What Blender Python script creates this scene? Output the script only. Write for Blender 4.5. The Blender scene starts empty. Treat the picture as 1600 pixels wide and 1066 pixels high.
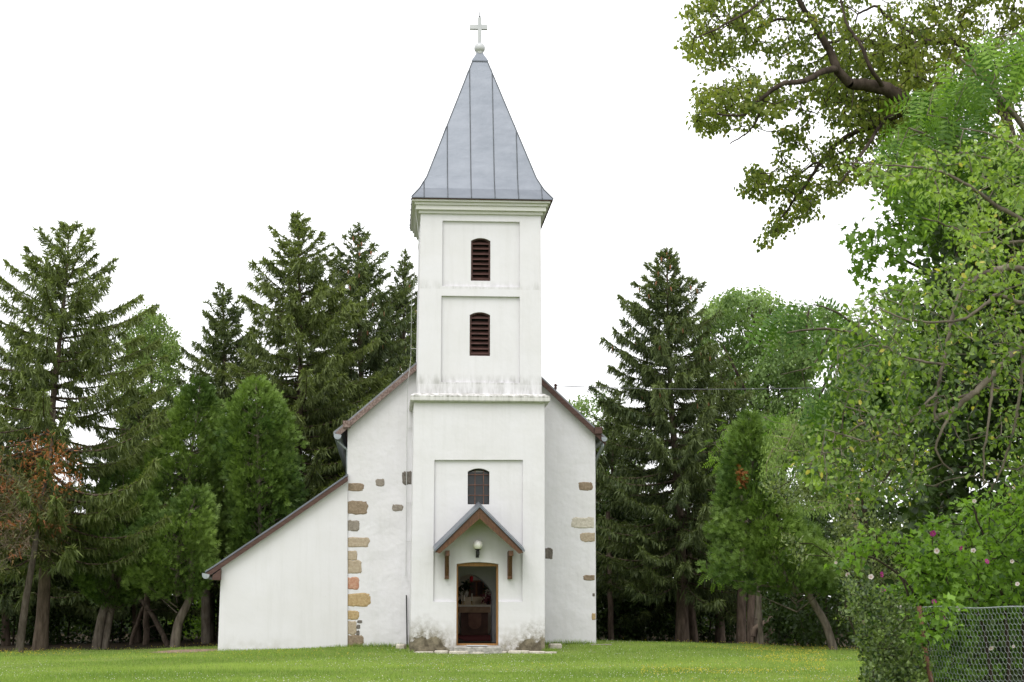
import bpy, bmesh, math, random
import numpy as np
from mathutils import Vector, Matrix
random.seed(4); RNG = np.random.default_rng(11)
S = bpy.context.scene
COL = S.collection

# ------------------------------------------------------------------ camera, sky, sun, exposure
F, D, EYE = 2680.0, 44.0, 1.07                 # focal length in photo pixels, metres to tower front, eye height
PITCH = math.atan(417 / F); YAW = math.atan(196 * math.cos(PITCH) / F)
_cy, _sy, _cp, _sp = math.cos(YAW), math.sin(YAW), math.cos(PITCH), math.sin(PITCH)
_R = np.array([_cy, -_sy, 0]); _W = np.array([_sy * _cp, _cy * _cp, _sp]); _U = np.cross(_R, _W)
def ray(px, py): return _R * (px - 800) / F - _U * (py - 533) / F + _W
_v = ray(747, 950); CX = -_v[0] / _v[1] * D
def at(px, py, Y):
    v = ray(px, py); t = (Y + D) / v[1]
    return np.array([CX + v[0] * t, Y, EYE + v[2] * t])
def X(px, Y, py=950): return at(px, py, Y)[0]
def Z(py, Y, px=747): return at(px, py, Y)[2]

cam = bpy.data.cameras.new('camera'); camo = bpy.data.objects.new('camera', cam); COL.objects.link(camo)
cam.sensor_width = 36; cam.lens = F / 1600 * 36; cam.clip_end = 2000; cam.clip_start = .5
camo.matrix_world = Matrix(((_R[0], _U[0], -_W[0], CX), (_R[1], _U[1], -_W[1], -D), (_R[2], _U[2], -_W[2], EYE), (0, 0, 0, 1)))
cam.dof.use_dof = True; cam.dof.focus_distance = 45; cam.dof.aperture_fstop = 8
S.camera = camo

SUN_EL, SUN_AZ = math.radians(58), math.radians(205)     # azimuth clockwise from +Y: behind the camera, a little to its left
world = bpy.data.worlds.new('World'); S.world = world; world.use_nodes = True
wt = world.node_tree; wt.nodes.clear()
sky = wt.nodes.new('ShaderNodeTexSky'); sky.sky_type = 'NISHITA'; sky.sun_disc = False
sky.sun_elevation = SUN_EL; sky.sun_rotation = SUN_AZ; sky.dust_density = 3
wtc = wt.nodes.new('ShaderNodeTexCoord')
wn = wt.nodes.new('ShaderNodeTexNoise'); wn.inputs['Scale'].default_value = 1.6; wn.inputs['Detail'].default_value = 5
wt.links.new(wtc.outputs['Generated'], wn.inputs['Vector'])
wr = wt.nodes.new('ShaderNodeValToRGB')
wr.color_ramp.elements[0].position = .3; wr.color_ramp.elements[0].color = (9.6, 9.7, 10.0, 1)
wr.color_ramp.elements[1].position = .7; wr.color_ramp.elements[1].color = (13, 13, 13, 1)
wt.links.new(wn.outputs['Fac'], wr.inputs['Fac'])
wm = wt.nodes.new('ShaderNodeMix'); wm.data_type = 'RGBA'; wm.inputs[0].default_value = .93
wt.links.new(sky.outputs[0], wm.inputs[6]); wt.links.new(wr.outputs[0], wm.inputs[7])
wb = wt.nodes.new('ShaderNodeBackground'); wb.inputs['Strength'].default_value = .1
wo = wt.nodes.new('ShaderNodeOutputWorld')
wt.links.new(wm.outputs[2], wb.inputs['Color']); wt.links.new(wb.outputs[0], wo.inputs[0])

sl = bpy.data.lights.new('sun', 'SUN'); so = bpy.data.objects.new('sun', sl); COL.objects.link(so)
sl.energy = 1.5; sl.angle = math.radians(35); sl.color = (1, .985, .96)
_d = Vector((math.sin(SUN_AZ) * math.cos(SUN_EL), math.cos(SUN_AZ) * math.cos(SUN_EL), math.sin(SUN_EL)))
so.rotation_euler = _d.to_track_quat('Z', 'Y').to_euler(); so.location = (0, -60, 60)

S.view_settings.view_transform = 'Standard'; S.view_settings.look = 'None'
S.view_settings.gamma = 1; S.view_settings.exposure = 0.62
S.render.engine = 'CYCLES'
S.cycles.use_denoising = True; S.cycles.denoiser = 'OPENIMAGEDENOISE'; S.cycles.denoising_input_passes = 'RGB_ALBEDO_NORMAL'; S.cycles.denoising_prefilter = 'NONE'; S.cycles.max_bounces = 7; S.cycles.diffuse_bounces = 4
S.cycles.glossy_bounces = 2; S.cycles.transmission_bounces = 4; S.cycles.transparent_max_bounces = 6
S.cycles.caustics_reflective = False; S.cycles.caustics_refractive = False

# ------------------------------------------------------------------ helpers: materials
class NT:
    def __init__(s, name):
        s.m = bpy.data.materials.new(name); s.m.use_nodes = True; s.t = s.m.node_tree; s.t.nodes.clear()
        s.out = s.t.nodes.new('ShaderNodeOutputMaterial')
    def n(s, typ, ins=None, **props):
        nd = s.t.nodes.new('ShaderNode' + typ)
        for k, v in props.items(): setattr(nd, k, v)
        for k, v in (ins or {}).items(): s.set(nd.inputs[k], v)
        return nd
    def set(s, sock, v):
        if isinstance(v, bpy.types.NodeSocket): s.t.links.new(v, sock)
        elif isinstance(v, bpy.types.Node): s.t.links.new(v.outputs[0], sock)
        else: sock.default_value = v
    def mix(s, f, a, b, mode='MIX'):
        nd = s.t.nodes.new('ShaderNodeMix'); nd.data_type = 'RGBA'; nd.blend_type = mode
        for i, v in ((0, f), (6, a), (7, b)):
            if isinstance(v, tuple) and len(v) == 3: v = v + (1,)
            s.set(nd.inputs[i], v)
        return nd.outputs[2]
    def math(s, op, a, b=0.0, clamp=False):
        nd = s.n('Math', {0: a, 1: b}, operation=op); nd.use_clamp = clamp; return nd.outputs[0]
    def ramp(s, v, lo, hi, a=0.0, b=1.0):
        return s.n('MapRange', {'Value': v, 'From Min': lo, 'From Max': hi, 'To Min': a, 'To Max': b}).outputs[0]
    def noise(s, scale, vec=None, detail=4, rough=.55, stretch=None):
        nd = s.n('TexNoise', {'Scale': scale, 'Detail': detail, 'Roughness': rough})
        if vec is not None:
            if stretch: vec = s.n('Mapping', {'Vector': vec, 'Scale': stretch}).outputs[0]
            s.set(nd.inputs['Vector'], vec)
        return nd.outputs['Fac']
    def bump(s, h, strength, dist=.01, normal=None):
        nd = s.n('Bump', {'Height': h, 'Strength': strength, 'Distance': dist})
        if normal is not None: s.set(nd.inputs['Normal'], normal)
        return nd.outputs[0]
    def principled(s, col, rough=.8, metal=0.0, normal=None, spec=.3):
        p = s.n('BsdfPrincipled', {'Base Color': col if not (isinstance(col, tuple) and len(col) == 3) else col + (1,), 'Roughness': rough, 'Metallic': metal, 'Specular IOR Level': spec})
        if normal is not None: s.set(p.inputs['Normal'], normal)
        return p
    def done(s, shader): s.set(s.out.inputs[0], shader); return s.m

def simple(name, a, b, scale=8, rough=.8, metal=0.0, bumpy=.3, stretch=None, spec=.3, dist=.01, contrast=.15):
    t = NT(name); pos = t.n('TexCoord').outputs['Object']
    f = t.noise(scale, pos, 6, .6, stretch)
    c = t.mix(t.ramp(f, .5 - contrast, .5 + contrast), a, b)
    return t.done(t.principled(c, rough, metal, t.bump(f, bumpy, dist), spec))

def leaf_mat(name, a, b, trans=.35, spec=.25, rough=.5, tcol=None, c=None):
    t = NT(name); tint = t.n('Attribute', attribute_name='tint').outputs['Fac']
    col = t.mix(tint, a, b)
    if c: col = t.mix(t.ramp(tint, .93, .97), col, c)
    p = t.principled(col, rough, 0, None, spec)
    tc = t.mix(1.0, col, tcol or (1.25, 1.35, .6), 'MULTIPLY')
    tr = t.n('BsdfTranslucent', {'Color': tc})
    return t.done(t.n('MixShader', {0: trans, 1: p.outputs[0], 2: tr.outputs[0]}))

def plaster(name, grime_top=.75, grime_amt=1.0, dirt=(), base=(.635, .622, .648), wob=.35, patch=()):
    t = NT(name); geo = t.n('NewGeometry'); pos = geo.outputs['Position']
    z = t.n('SeparateXYZ', {0: pos}).outputs[2]
    n1 = t.noise(.7, pos, 6); n2 = t.noise(5, pos, 6)
    col = t.mix(t.ramp(n1, .38, .66, 0, .6), base, (.59, .575, .58))
    st = t.noise(1, pos, 7, .7, (6, 6, .45))
    col = t.mix(t.ramp(st, .5, .8, 0, .35), col, (.49, .478, .475))
    sp = t.noise(9, pos, 8, .7)
    col = t.mix(t.ramp(sp, .66, .74, 0, .45), col, (.5, .49, .45))
    for zc, dz, amt in dirt:                    # soot and algae lying above ledges
        g = t.ramp(z, zc + dz, zc, 0, 1)
        ab = t.math('GREATER_THAN', z, zc - .06)
        k = t.math('MULTIPLY', t.math('MULTIPLY', g, ab), t.ramp(t.noise(1, pos, 7, .7, (7, 7, 1.4)), .42, .66))
        col = t.mix(t.math('MULTIPLY', k, amt, True), col, (.22, .215, .19))
    if grime_amt > 0:
        zz = t.math('ADD', z, t.math('MULTIPLY', t.math('SUBTRACT', n1, .5), 1.5))
        g = t.ramp(zz, grime_top, -.15)
        k = t.math('MULTIPLY', t.math('MULTIPLY', g, g), t.ramp(n2, .3, .62))
        col = t.mix(t.math('MULTIPLY', k, grime_amt, True), col, (.26, .235, .165))
    x_ = t.n('SeparateXYZ', {0: pos}).outputs[0]
    for x0, x1, zt_ in patch:                   # places where the render has come off
        big = t.math('MULTIPLY', t.math('SUBTRACT', t.noise(2.6, pos, 6, .6), .5), .9)
        hx = t.math('MULTIPLY', t.math('ABSOLUTE', t.math('SUBTRACT', x_, (x0 + x1) / 2)), 2 / (x1 - x0))
        top = t.math('ADD', t.math('MULTIPLY', t.math('SUBTRACT', 1.0, t.math('MULTIPLY', hx, hx)), zt_), t.math('MULTIPLY', big, .8))
        lay = t.ramp(t.math('SUBTRACT', z, top), .015, -.015)
        soft = t.math('MULTIPLY', t.ramp(t.math('SUBTRACT', z, top), .55, -.05), t.ramp(t.noise(6, pos, 9, .75), .40, .58))
        col = t.mix(t.math('MULTIPLY', soft, 1.0, ), col, (.15, .13, .085))
        col = t.mix(lay, col, t.mix(t.ramp(t.noise(5, pos, 9, .7), .36, .64), (.065, .055, .038), (.22, .19, .135)))
    h = t.math('ADD', t.math('MULTIPLY', t.noise(1.6, pos, 3), 1.0), t.math('MULTIPLY', t.noise(45, pos, 4), .05))
    bev = t.n('Bevel', {'Radius': .018}, samples=3)
    nrm = t.bump(h, wob, .06, bev.outputs[0])
    return t.done(t.principled(col, .92, 0, nrm, .15))

# ------------------------------------------------------------------ helpers: meshes and objects
def obj(name, me, m, parent=None):
    if isinstance(me, bmesh.types.BMesh):
        bm = me; bmesh.ops.recalc_face_normals(bm, faces=bm.faces)
        me = bpy.data.meshes.new(name); bm.to_mesh(me); bm.free()
    o = bpy.data.objects.new(name, me); COL.objects.link(o)
    if m and not me.materials: me.materials.append(m)
    if parent is not None:
        o.parent = parent
        q = parent; off = Vector((0, 0, 0))
        while q: off += q.location; q = q.parent
        if off.length > 0: me.transform(Matrix.Translation(-off))
    return o
def tag(o, label, cat, group=None):
    o['label'] = label; o['category'] = cat
    if group: o['group'] = group
    return o
def thing(name, label, cat, loc, group=None):
    o = bpy.data.objects.new(name, None); COL.objects.link(o); o.location = tuple(float(v) for v in loc); o.empty_display_size = .2
    return tag(o, label, cat, group)
def kind(o, k): o['kind'] = k; return o

def box(bm, x0, x1, y0, y1, z0, z1):
    v = [bm.verts.new(p) for p in ((x0,y0,z0),(x1,y0,z0),(x1,y1,z0),(x0,y1,z0),(x0,y0,z1),(x1,y0,z1),(x1,y1,z1),(x0,y1,z1))]
    for f in ((0,3,2,1),(4,5,6,7),(0,1,5,4),(1,2,6,5),(2,3,7,6),(3,0,4,7)): bm.faces.new([v[i] for i in f])
def prism(bm, pts, y0, y1):
    a = [bm.verts.new((p[0], y0, p[1])) for p in pts]; b = [bm.verts.new((p[0], y1, p[1])) for p in pts]
    n = len(pts); bm.faces.new(a); bm.faces.new(b[::-1])
    for i in range(n): bm.faces.new((a[i], b[i], b[(i+1) % n], a[(i+1) % n]))
def loft(bm, rings, cap=True):
    R = [[bm.verts.new(p) for p in r] for r in rings]; n = len(R[0])
    for a, b in zip(R, R[1:]):
        for i in range(n): bm.faces.new((a[i], a[(i+1) % n], b[(i+1) % n], b[i]))
    if cap: bm.faces.new(R[0][::-1]); bm.faces.new(R[-1])
def tube(bm, pts, r, n=8):
    pts = [Vector(tuple(float(c) for c in p)) for p in pts]; rs = r if isinstance(r, (list, tuple)) else [r] * len(pts); rings = []
    for i, p in enumerate(pts):
        d = (pts[min(i+1, len(pts)-1)] - pts[max(i-1, 0)]).normalized()
        u = d.cross(Vector((0, 1, 0)) if abs(d.y) < .9 else Vector((1, 0, 0))).normalized(); w = d.cross(u)
        rings.append([p + (u * math.cos(2*math.pi*k/n) + w * math.sin(2*math.pi*k/n)) * rs[i] for k in range(n)])
    loft(bm, rings)
def lathe(bm, c, prof, n=20):
    loft(bm, [[(c[0] + r * math.cos(2*math.pi*k/n), c[1] + r * math.sin(2*math.pi*k/n), c[2] + z) for k in range(n)] for r, z in prof])
def arched(x0, x1, z0, zs, rise, n=10):
    pts = [(x0, z0), (x1, z0)]
    for i in range(n + 1):
        u = i / n; pts.append((x1 + (x0 - x1) * u, zs + rise * (1 - (2*u - 1) ** 2)))
    return pts
def bm_new(): return bmesh.new()
def cut(o, cutters):
    objs = []
    for b in cutters:
        bmesh.ops.recalc_face_normals(b, faces=b.faces)
        me = bpy.data.meshes.new('cutter'); b.to_mesh(me); b.free()
        c = bpy.data.objects.new('cutter', me); COL.objects.link(c); objs.append(c)
        m = o.modifiers.new('cut', 'BOOLEAN'); m.object = c; m.operation = 'DIFFERENCE'; m.solver = 'EXACT'
    dg = bpy.context.evaluated_depsgraph_get(); dg.update()
    me = bpy.data.meshes.new_from_object(o.evaluated_get(dg)); o.modifiers.clear(); old = o.data; o.data = me
    if not me.materials and old.materials: me.materials.append(old.materials[0])
    for c in objs: bpy.data.objects.remove(c)
def pr(pts, y0, y1): b = bm_new(); prism(b, pts, y0, y1); return b
def smooth(o):
    o.data.polygons.foreach_set('use_smooth', [True] * len(o.data.polygons)); return o

def np_mesh(name, V, Fs, tint=None, flat=True):
    me = bpy.data.meshes.new(name); V = np.asarray(V, np.float32).reshape(-1, 3)
    me.vertices.add(len(V)); me.vertices.foreach_set('co', V.ravel())
    loops = np.concatenate([f.ravel() for f in Fs]).astype(np.int32)
    tot = np.concatenate([np.full(len(f), f.shape[1], np.int32) for f in Fs])
    st = np.concatenate([[0], np.cumsum(tot)[:-1]]).astype(np.int32)
    me.loops.add(len(loops)); me.loops.foreach_set('vertex_index', loops)
    me.polygons.add(len(tot)); me.polygons.foreach_set('loop_start', st); me.polygons.foreach_set('loop_total', tot)
    if not flat: me.polygons.foreach_set('use_smooth', np.ones(len(tot), bool))
    me.update(calc_edges=True)
    if tint is not None:
        a = me.attributes.new('tint', 'FLOAT', 'POINT'); a.data.foreach_set('value', np.asarray(tint, np.float32))
    return me
def unit(v): return v / np.maximum(np.linalg.norm(v, axis=-1, keepdims=True), 1e-9)
def frames(d, rng, up=None):
    d = unit(d); r = rng.normal(size=d.shape) if up is None else up
    x = unit(np.cross(d, r)); return x, d, np.cross(x, d)
def inst(tv, tf, pos, fr, sc, tint, wid=None):
    """copies of one small template laid at pos with frame fr=(x,y,z)"""
    tv = np.asarray(tv, float); n = len(pos); k = len(tv); sc = np.broadcast_to(np.asarray(sc, float), (n,))
    w = sc if wid is None else np.broadcast_to(np.asarray(wid, float), (n,))
    V = pos[:, None, :] + (tv[None, :, 0:1] * w[:, None, None] * fr[0][:, None, :] + tv[None, :, 1:2] * sc[:, None, None] * fr[1][:, None, :] + tv[None, :, 2:3] * sc[:, None, None] * fr[2][:, None, :])
    Fs = [(np.asarray(tf)[None] + (np.arange(n) * k)[:, None, None]).reshape(-1, len(tf[0]))]
    return V.reshape(-1, 3), Fs, np.repeat(np.clip(tint, 0, 1), k)
def merge(parts):
    V, Fs, T, o = [], [], [], 0
    for v, f, t in parts:
        V.append(v); T.append(t); Fs += [q + o for q in f]; o += len(v)
    return np.concatenate(V), Fs, np.concatenate(T)
def frusta(p0, p1, r0, r1, n=5):
    p0, p1 = np.asarray(p0, float), np.asarray(p1, float); N = len(p0); d = unit(p1 - p0)
    ref = np.where(np.abs(d[:, 2:3]) < .9, np.array([[0, 0, 1.]]), np.array([[1., 0, 0]]))
    u = unit(np.cross(d, ref)); w = np.cross(d, u); a = np.arange(n) * 2 * math.pi / n
    ring = np.cos(a)[None, :, None] * u[:, None] + np.sin(a)[None, :, None] * w[:, None]
    V = np.stack([p0[:, None] + ring * np.asarray(r0)[:, None, None], p1[:, None] + ring * np.asarray(r1)[:, None, None]], 1).reshape(-1, 3)
    i = np.arange(n); q = np.stack([i, (i+1) % n, n + (i+1) % n, n + i], 1)
    return V, [(q[None] + (np.arange(N) * 2 * n)[:, None, None]).reshape(-1, 4)], np.zeros(len(V))
def poly_frusta(pts, rs, n=8):
    pts = np.asarray(pts, float); rs = np.asarray(rs, float); m = len(pts); d = unit(np.gradient(pts, axis=0))
    ref = np.array([0, 0, 1.]) if abs(unit(pts[-1] - pts[0])[2]) < .8 else np.array([1., 0, 0])
    u = unit(np.cross(d, ref)); w = np.cross(d, u); a = np.arange(n) * 2 * math.pi / n
    V = (pts[:, None] + (np.cos(a)[None, :, None] * u[:, None] + np.sin(a)[None, :, None] * w[:, None]) * rs[:, None, None]).reshape(-1, 3)
    i = np.arange(n); q = np.stack([i, (i+1) % n, n + (i+1) % n, n + i], 1)
    return V, [(q[None] + (np.arange(m - 1) * n)[:, None, None]).reshape(-1, 4)], np.zeros(len(V))
def spline(pts, k=6):
    P = np.asarray(pts, float); out = []
    for i in range(len(P) - 1):
        a, b, c, d = P[max(i-1, 0)], P[i], P[i+1], P[min(i+2, len(P)-1)]
        for t in np.arange(k) / k: out.append(.5 * (2*b + (c-a)*t + (2*a-5*b+4*c-d)*t*t + (3*b-a-3*c+d)*t**3))
    out.append(P[-1]); return np.array(out)

# leaf templates: x width, y length, z fold
OVAL = [(0,0,0),(.24,.28,.05),(.2,.7,.05),(0,1,-.03),(-.2,.7,.05),(-.24,.28,.05)]; OVAL_F = [(0,1,2,3),(0,3,4,5)]
HEART = [(0,0,0),(.42,.2,.06),(.3,.68,.06),(0,1,-.06),(-.3,.68,.06),(-.42,.2,.06)]
LOBE = [(0,0,0),(.4,.36,.07),(.17,.55,.03),(0,1,-.06),(-.17,.55,.03),(-.4,.36,.07)]
MAPLE = [(0,0,0),(.36,.04,.02),(.22,.26,.03),(.52,.55,.05),(.2,.6,.03),(0,1,-.05),(-.2,.6,.03),(-.52,.55,.05),(-.22,.26,.03),(-.36,.04,.02)]
MAPLE_F = [(0,1,2,3,4,5),(0,5,6,7,8,9)]
STRIP = [(-.5,0,0),(.5,0,0),(.32,.62,0),(0,1,0),(-.4,.55,0)]; STRIP_F = [(0,1,2,3,4)]
TUFT = [(-.12,0,0),(.12,0,0),(.03,1,0),(-.08,.2,0),(.02,.1,0),(-.55,.72,.12),(-.02,.15,0),(.1,.25,0),(.5,.78,-.1)]; TUFT_F = [(0,1,2),(3,4,5),(6,7,8)]
def pinnate(n=6):
    V, Fc = [], []
    for i in range(n):
        y = .12 + .82 * i / n
        for s in (-1, 1):
            b = len(V); V += [(0, y, 0), (s*.11, y+.0, -.02), (s*.24, y+.045, -.05), (s*.12, y+.085, -.02)]
            Fc.append((b, b+1, b+2, b+3) if s > 0 else (b, b+3, b+2, b+1))
    b = len(V); V += [(0, .93, 0), (.045, 1.0, -.01), (0, 1.12, -.04), (-.045, 1.0, -.01)]; Fc.append((b, b+1, b+2, b+3))
    b = len(V); V += [(-.006, 0, 0), (.006, 0, 0), (.004, .95, 0), (-.004, .95, 0)]; Fc.append((b, b+1, b+2, b+3))
    for i, v in enumerate(V): V[i] = (v[0], v[1], v[2] - .18 * v[1] ** 2)
    return V, Fc
PIN, PIN_F = pinnate()
SPRAY = []; SPRAY_F = []
for a_, l_, y_ in ((0,1,0),(.5,.62,.15),(-.5,.66,.22),(.75,.5,.4),(-.7,.5,.45),(.4,.4,.62)):
    b_ = len(SPRAY); dx, dy = math.sin(a_), math.cos(a_)
    SPRAY += [(-.05*dy, y_ + .05*dx, 0), (.05*dy + dx*l_*.5, y_ + dy*l_*.5 - .05*dx, .03), (dx*l_, y_ + dy*l_, -.03), (-.05*dy + dx*l_*.55, y_ + dy*l_*.5 + .05*dx, .03)]
    SPRAY_F.append((b_, b_+1, b_+2, b_+3))

# ------------------------------------------------------------------ ground
GP = [(641,1018,0),(851,1018,0),(340,1018,2.3),(543,1009,2.3),(930,1005,2.3),(30,1019,5),(62,1016,8),(165,1010,10),(275,1007,10),(325,1000,17),(1065,1003,14),(1180,1006,12),(1303,1015,3),(980,1003,16)]
_gc = [at(*q) for q in GP] + [np.array(q, float) for q in ((-8,-20,-.22),(0,-20,-.2),(8,-20,-.18),(-10,-32,-.3),(10,-32,-.3),(0,-45,-.4),(-60,-60,-.6),(60,-60,-.6),(-60,0,-.4),(60,0,.1),(-60,60,.1),(60,60,.3),(0,60,.3),(-25,30,.05),(25,30,.2),(-18,8,-.25),(18,0,0))]
_gc = np.array(_gc)
def _tps(r): r = np.maximum(r, 1e-6); return r * r * np.log(r)
_A = _tps(np.linalg.norm(_gc[:, None, :2] - _gc[None, :, :2], axis=2)) + np.eye(len(_gc)) * 1.5
_P = np.c_[np.ones(len(_gc)), _gc[:, :2]]
_sol = np.linalg.solve(np.block([[_A, _P], [_P.T, np.zeros((3, 3))]]), np.r_[_gc[:, 2], 0, 0, 0])
def gz(x, y):
    x = np.clip(np.atleast_1d(np.asarray(x, float)), -60, 60); y = np.clip(np.atleast_1d(np.asarray(y, float)), -60, 60)
    K = _tps(np.linalg.norm(np.stack([x, y], -1)[:, None] - _gc[None, :, :2], axis=2))
    return K @ _sol[:-3] - .03 + _sol[-3] + _sol[-2] * x + _sol[-1] * y
def tree_line(x):                              # the lawn ends here and leaf litter begins
    x = np.asarray(x, float)
    return np.where(x < 0, 7.6 + .9 * np.sin(x * .8), np.interp(x, [0, 3, 6, 9, 12, 20], [13, 15, 13.5, 9, 2.5, -4])) 

gx = np.unique(np.r_[np.linspace(-400, -40, 10), np.linspace(-40, 40, 121), np.linspace(40, 400, 10)])
gy = np.unique(np.r_[np.linspace(-120, -48, 5), np.linspace(-48, 40, 133), np.linspace(40, 900, 12)])
GX, GY = np.meshgrid(gx, gy); gzv = np.concatenate([gz(GX[i], GY[i]) for i in range(len(gy))]).reshape(GX.shape)
gzv += .012 * np.sin(GX * 2.1 + GY) + .012 * np.sin(GY * 1.7 - GX * .7)
nx, ny = len(gx), len(gy); ii = (np.arange(ny - 1)[:, None] * nx + np.arange(nx - 1)[None]).ravel()
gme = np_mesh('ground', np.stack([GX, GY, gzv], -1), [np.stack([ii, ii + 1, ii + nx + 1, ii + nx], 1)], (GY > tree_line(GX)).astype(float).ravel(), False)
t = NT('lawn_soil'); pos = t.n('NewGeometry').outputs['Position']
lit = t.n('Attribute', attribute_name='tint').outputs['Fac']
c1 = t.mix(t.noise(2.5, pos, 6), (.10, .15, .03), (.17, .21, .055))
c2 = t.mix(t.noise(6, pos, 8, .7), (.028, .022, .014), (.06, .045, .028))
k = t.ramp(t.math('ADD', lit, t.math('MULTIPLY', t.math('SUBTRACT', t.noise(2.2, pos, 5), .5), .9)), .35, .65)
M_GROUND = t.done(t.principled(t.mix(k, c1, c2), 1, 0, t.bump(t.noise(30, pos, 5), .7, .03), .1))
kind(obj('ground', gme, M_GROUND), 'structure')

# ------------------------------------------------------------------ church materials
zl = Z(616, -.12)
M_TOWER = plaster('tower_plaster', .95, 1.0, (), wob=.35, patch=((-2.1, -.72, .36), (.85, 2.3, .28)))
M_SHAFT = plaster('shaft_plaster', .6, 0.0, ((zl, .6, .6), (Z(596, 0) , .22, .45), (Z(447, 0), .2, .35)), wob=.25)
M_WALL = plaster('nave_plaster', .35, .45, (), (.645, .632, .658), wob=.75)
M_ANNEX = plaster('annex_plaster', .5, .4, (), (.64, .626, .652), wob=.2)
M_LEDGE = plaster('ledge_plaster', .3, 0.0, ((zl - .02, .14, 1.2), (zl - .2, .3, .6)), (.58, .57, .55))
M_CORN = plaster('cornice_plaster', .3, 0.0, (), (.575, .57, .53), wob=.15)
M_INNER = plaster('inner_plaster', .3, 0.0, (), (.80, .68, .50))
M_ZINC = simple('zinc_sheet', (.135, .15, .174), (.172, .187, .213), 1.6, .45, .5, .35, (1, 1, 2.5), .5, .03, .2)
M_SEAM = simple('zinc_seam', (.10, .108, .12), (.145, .155, .17), 4, .5, .4)
M_STEEL = simple('galvanised_gutter', (.26, .285, .31), (.34, .365, .39), 6, .4, .5)
M_DARKROOF = simple('roof_edge_metal', (.17, .175, .19), (.25, .26, .28), 5, .5, .4)
M_BROWN = simple('dark_brown_board', (.055, .028, .022), (.095, .055, .045), 5, .75, 0, .5, (1, 1, 8))
M_WEATH = simple('weathered_board', (.10, .06, .05), (.26, .2, .18), 7, .85, 0, .6, (3, 1, 3))
M_MAROON = simple('maroon_louvre', (.036, .018, .015), (.078, .035, .028), 6, .65, 0, .4, (1, 1, 6))
M_OAK = simple('stained_timber', (.055, .024, .011), (.115, .052, .022), 6, .55, 0, .5, (8, 8, 1.5), .4)
M_OCHREWOOD = simple('door_frame_wood', (.22, .105, .03), (.34, .17, .05), 6, .5, 0, .3, (9, 9, 1.2), .4)
M_DARK = simple('painted_void_shade', (.008, .008, .009), (.014, .014, .015), 3, .9)
M_RUST = simple('rusty_iron', (.12, .06, .045), (.24, .12, .08), 14, .8, .2)
M_CONC = simple('worn_concrete', (.20, .19, .17), (.42, .40, .37), 9, .95, 0, .8, None, .2, .02)
M_WHITEPAINT = simple('white_painted_metal', (.40, .41, .42), (.46, .465, .47), 3, .4, .1, .05)
M_CABLE = simple('conductor_cable', (.42, .43, .42), (.55, .55, .54), 5, .5, .3)
M_BLACK = simple('black_iron', (.012, .012, .013), (.03, .03, .03), 9, .45, .3)
t = NT('globe_glass'); M_GLOBE = t.done(t.principled((.80, .78, .74), .18, 0, None, .5))
t = NT('window_pane'); pos = t.n('TexCoord').outputs['Object']; M_PANE = t.done(t.principled(t.mix(t.noise(5, pos), (.014, .016, .019), (.026, .028, .033)), .25, 0, None, .5))
def stone_mat(name, a, b): return simple(name, a, b, 14, .92, 0, .9, None, .2, .02, .2)
STONES = {'grey': stone_mat('grey_stone', (.17, .145, .12), (.30, .265, .225)), 'dark': stone_mat('dark_stone', (.085, .072, .062), (.19, .17, .15)),
          'brown': stone_mat('brown_stone', (.17, .125, .085), (.30, .235, .17)), 'tan': stone_mat('tan_stone', (.30, .235, .165), (.44, .37, .28)),
          'ochre': stone_mat('ochre_stone', (.33, .225, .11), (.46, .35, .20)), 'red': stone_mat('red_brick', (.36, .15, .09), (.50, .33, .24)),
          'pale': stone_mat('pale_stone', (.38, .34, .28), (.58, .54, .47))}

# ------------------------------------------------------------------ church
church = thing('church', 'small whitewashed village church with square bell tower, zinc spire and lean-to side wing', 'church', (0, 0, 0))
YF = 2.3                                        # plane of the nave front
def P(px, py, Y=0): q = at(px, py, Y); return (q[0], q[2])
# lower tower
p1, p2, p3, p4 = P(641, 1013), P(851.5, 1013), P(851, 622), P(647, 622)
lo = bm_new()
def ext(a, b, z): k = (z - a[1]) / (b[1] - a[1]); return a[0] + (b[0] - a[0]) * k
zt = p3[1]; zb = -.5
xl0, xr0, xl1, xr1 = ext(p1, p4, zb), ext(p2, p3, zb), p4[0], p3[0]
loft(lo, [[(xl0, 0, zb), (xr0, 0, zb), (xr0, 3.5, zb), (xl0, 3.5, zb)], [(xl1, 0, zt), (xr1, 0, zt), (xr1, 3.5, zt), (xl1, 3.5, zt)]])
tower = obj('tower_base', lo, M_TOWER, church)
def rect(x0, y0, x1, y1, Y=0): a, b = P(x0, y1, Y), P(x1, y0, Y); return [(a[0], a[1]), (b[0], a[1]), (b[0], b[1]), (a[0], b[1])]
RD = .06
dl, dr, dz0 = P(713, 1009)[0], P(779, 1009)[0], P(746, 1009)[1]
zs = P(746, 881.5)[1]
wa, wb_ = P(731, 788), P(765, 737)
hall = rect(668, 868, 828, 1009)
hz0 = dz0
cut(tower, [pr([P(677, 940), P(816, 940), P(817, 719), P(679, 719)], -1, RD),
            pr(arched(wa[0], wb_[0], wa[1], wb_[1], .085), -1, .24),
            pr(arched(dl, dr, dz0, zs, .05), -1, .5),
            pr([(-1.2, hz0), (1.2, hz0), (1.2, 2.62), (-1.2, 2.62)], .42, 2.9),
            pr(arched(X(696, 3.2), X(768, 3.2), hz0, Z(926, 3.2), Z(898, 3.2) - Z(926, 3.2), 20), 2.6, 4)])
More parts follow.
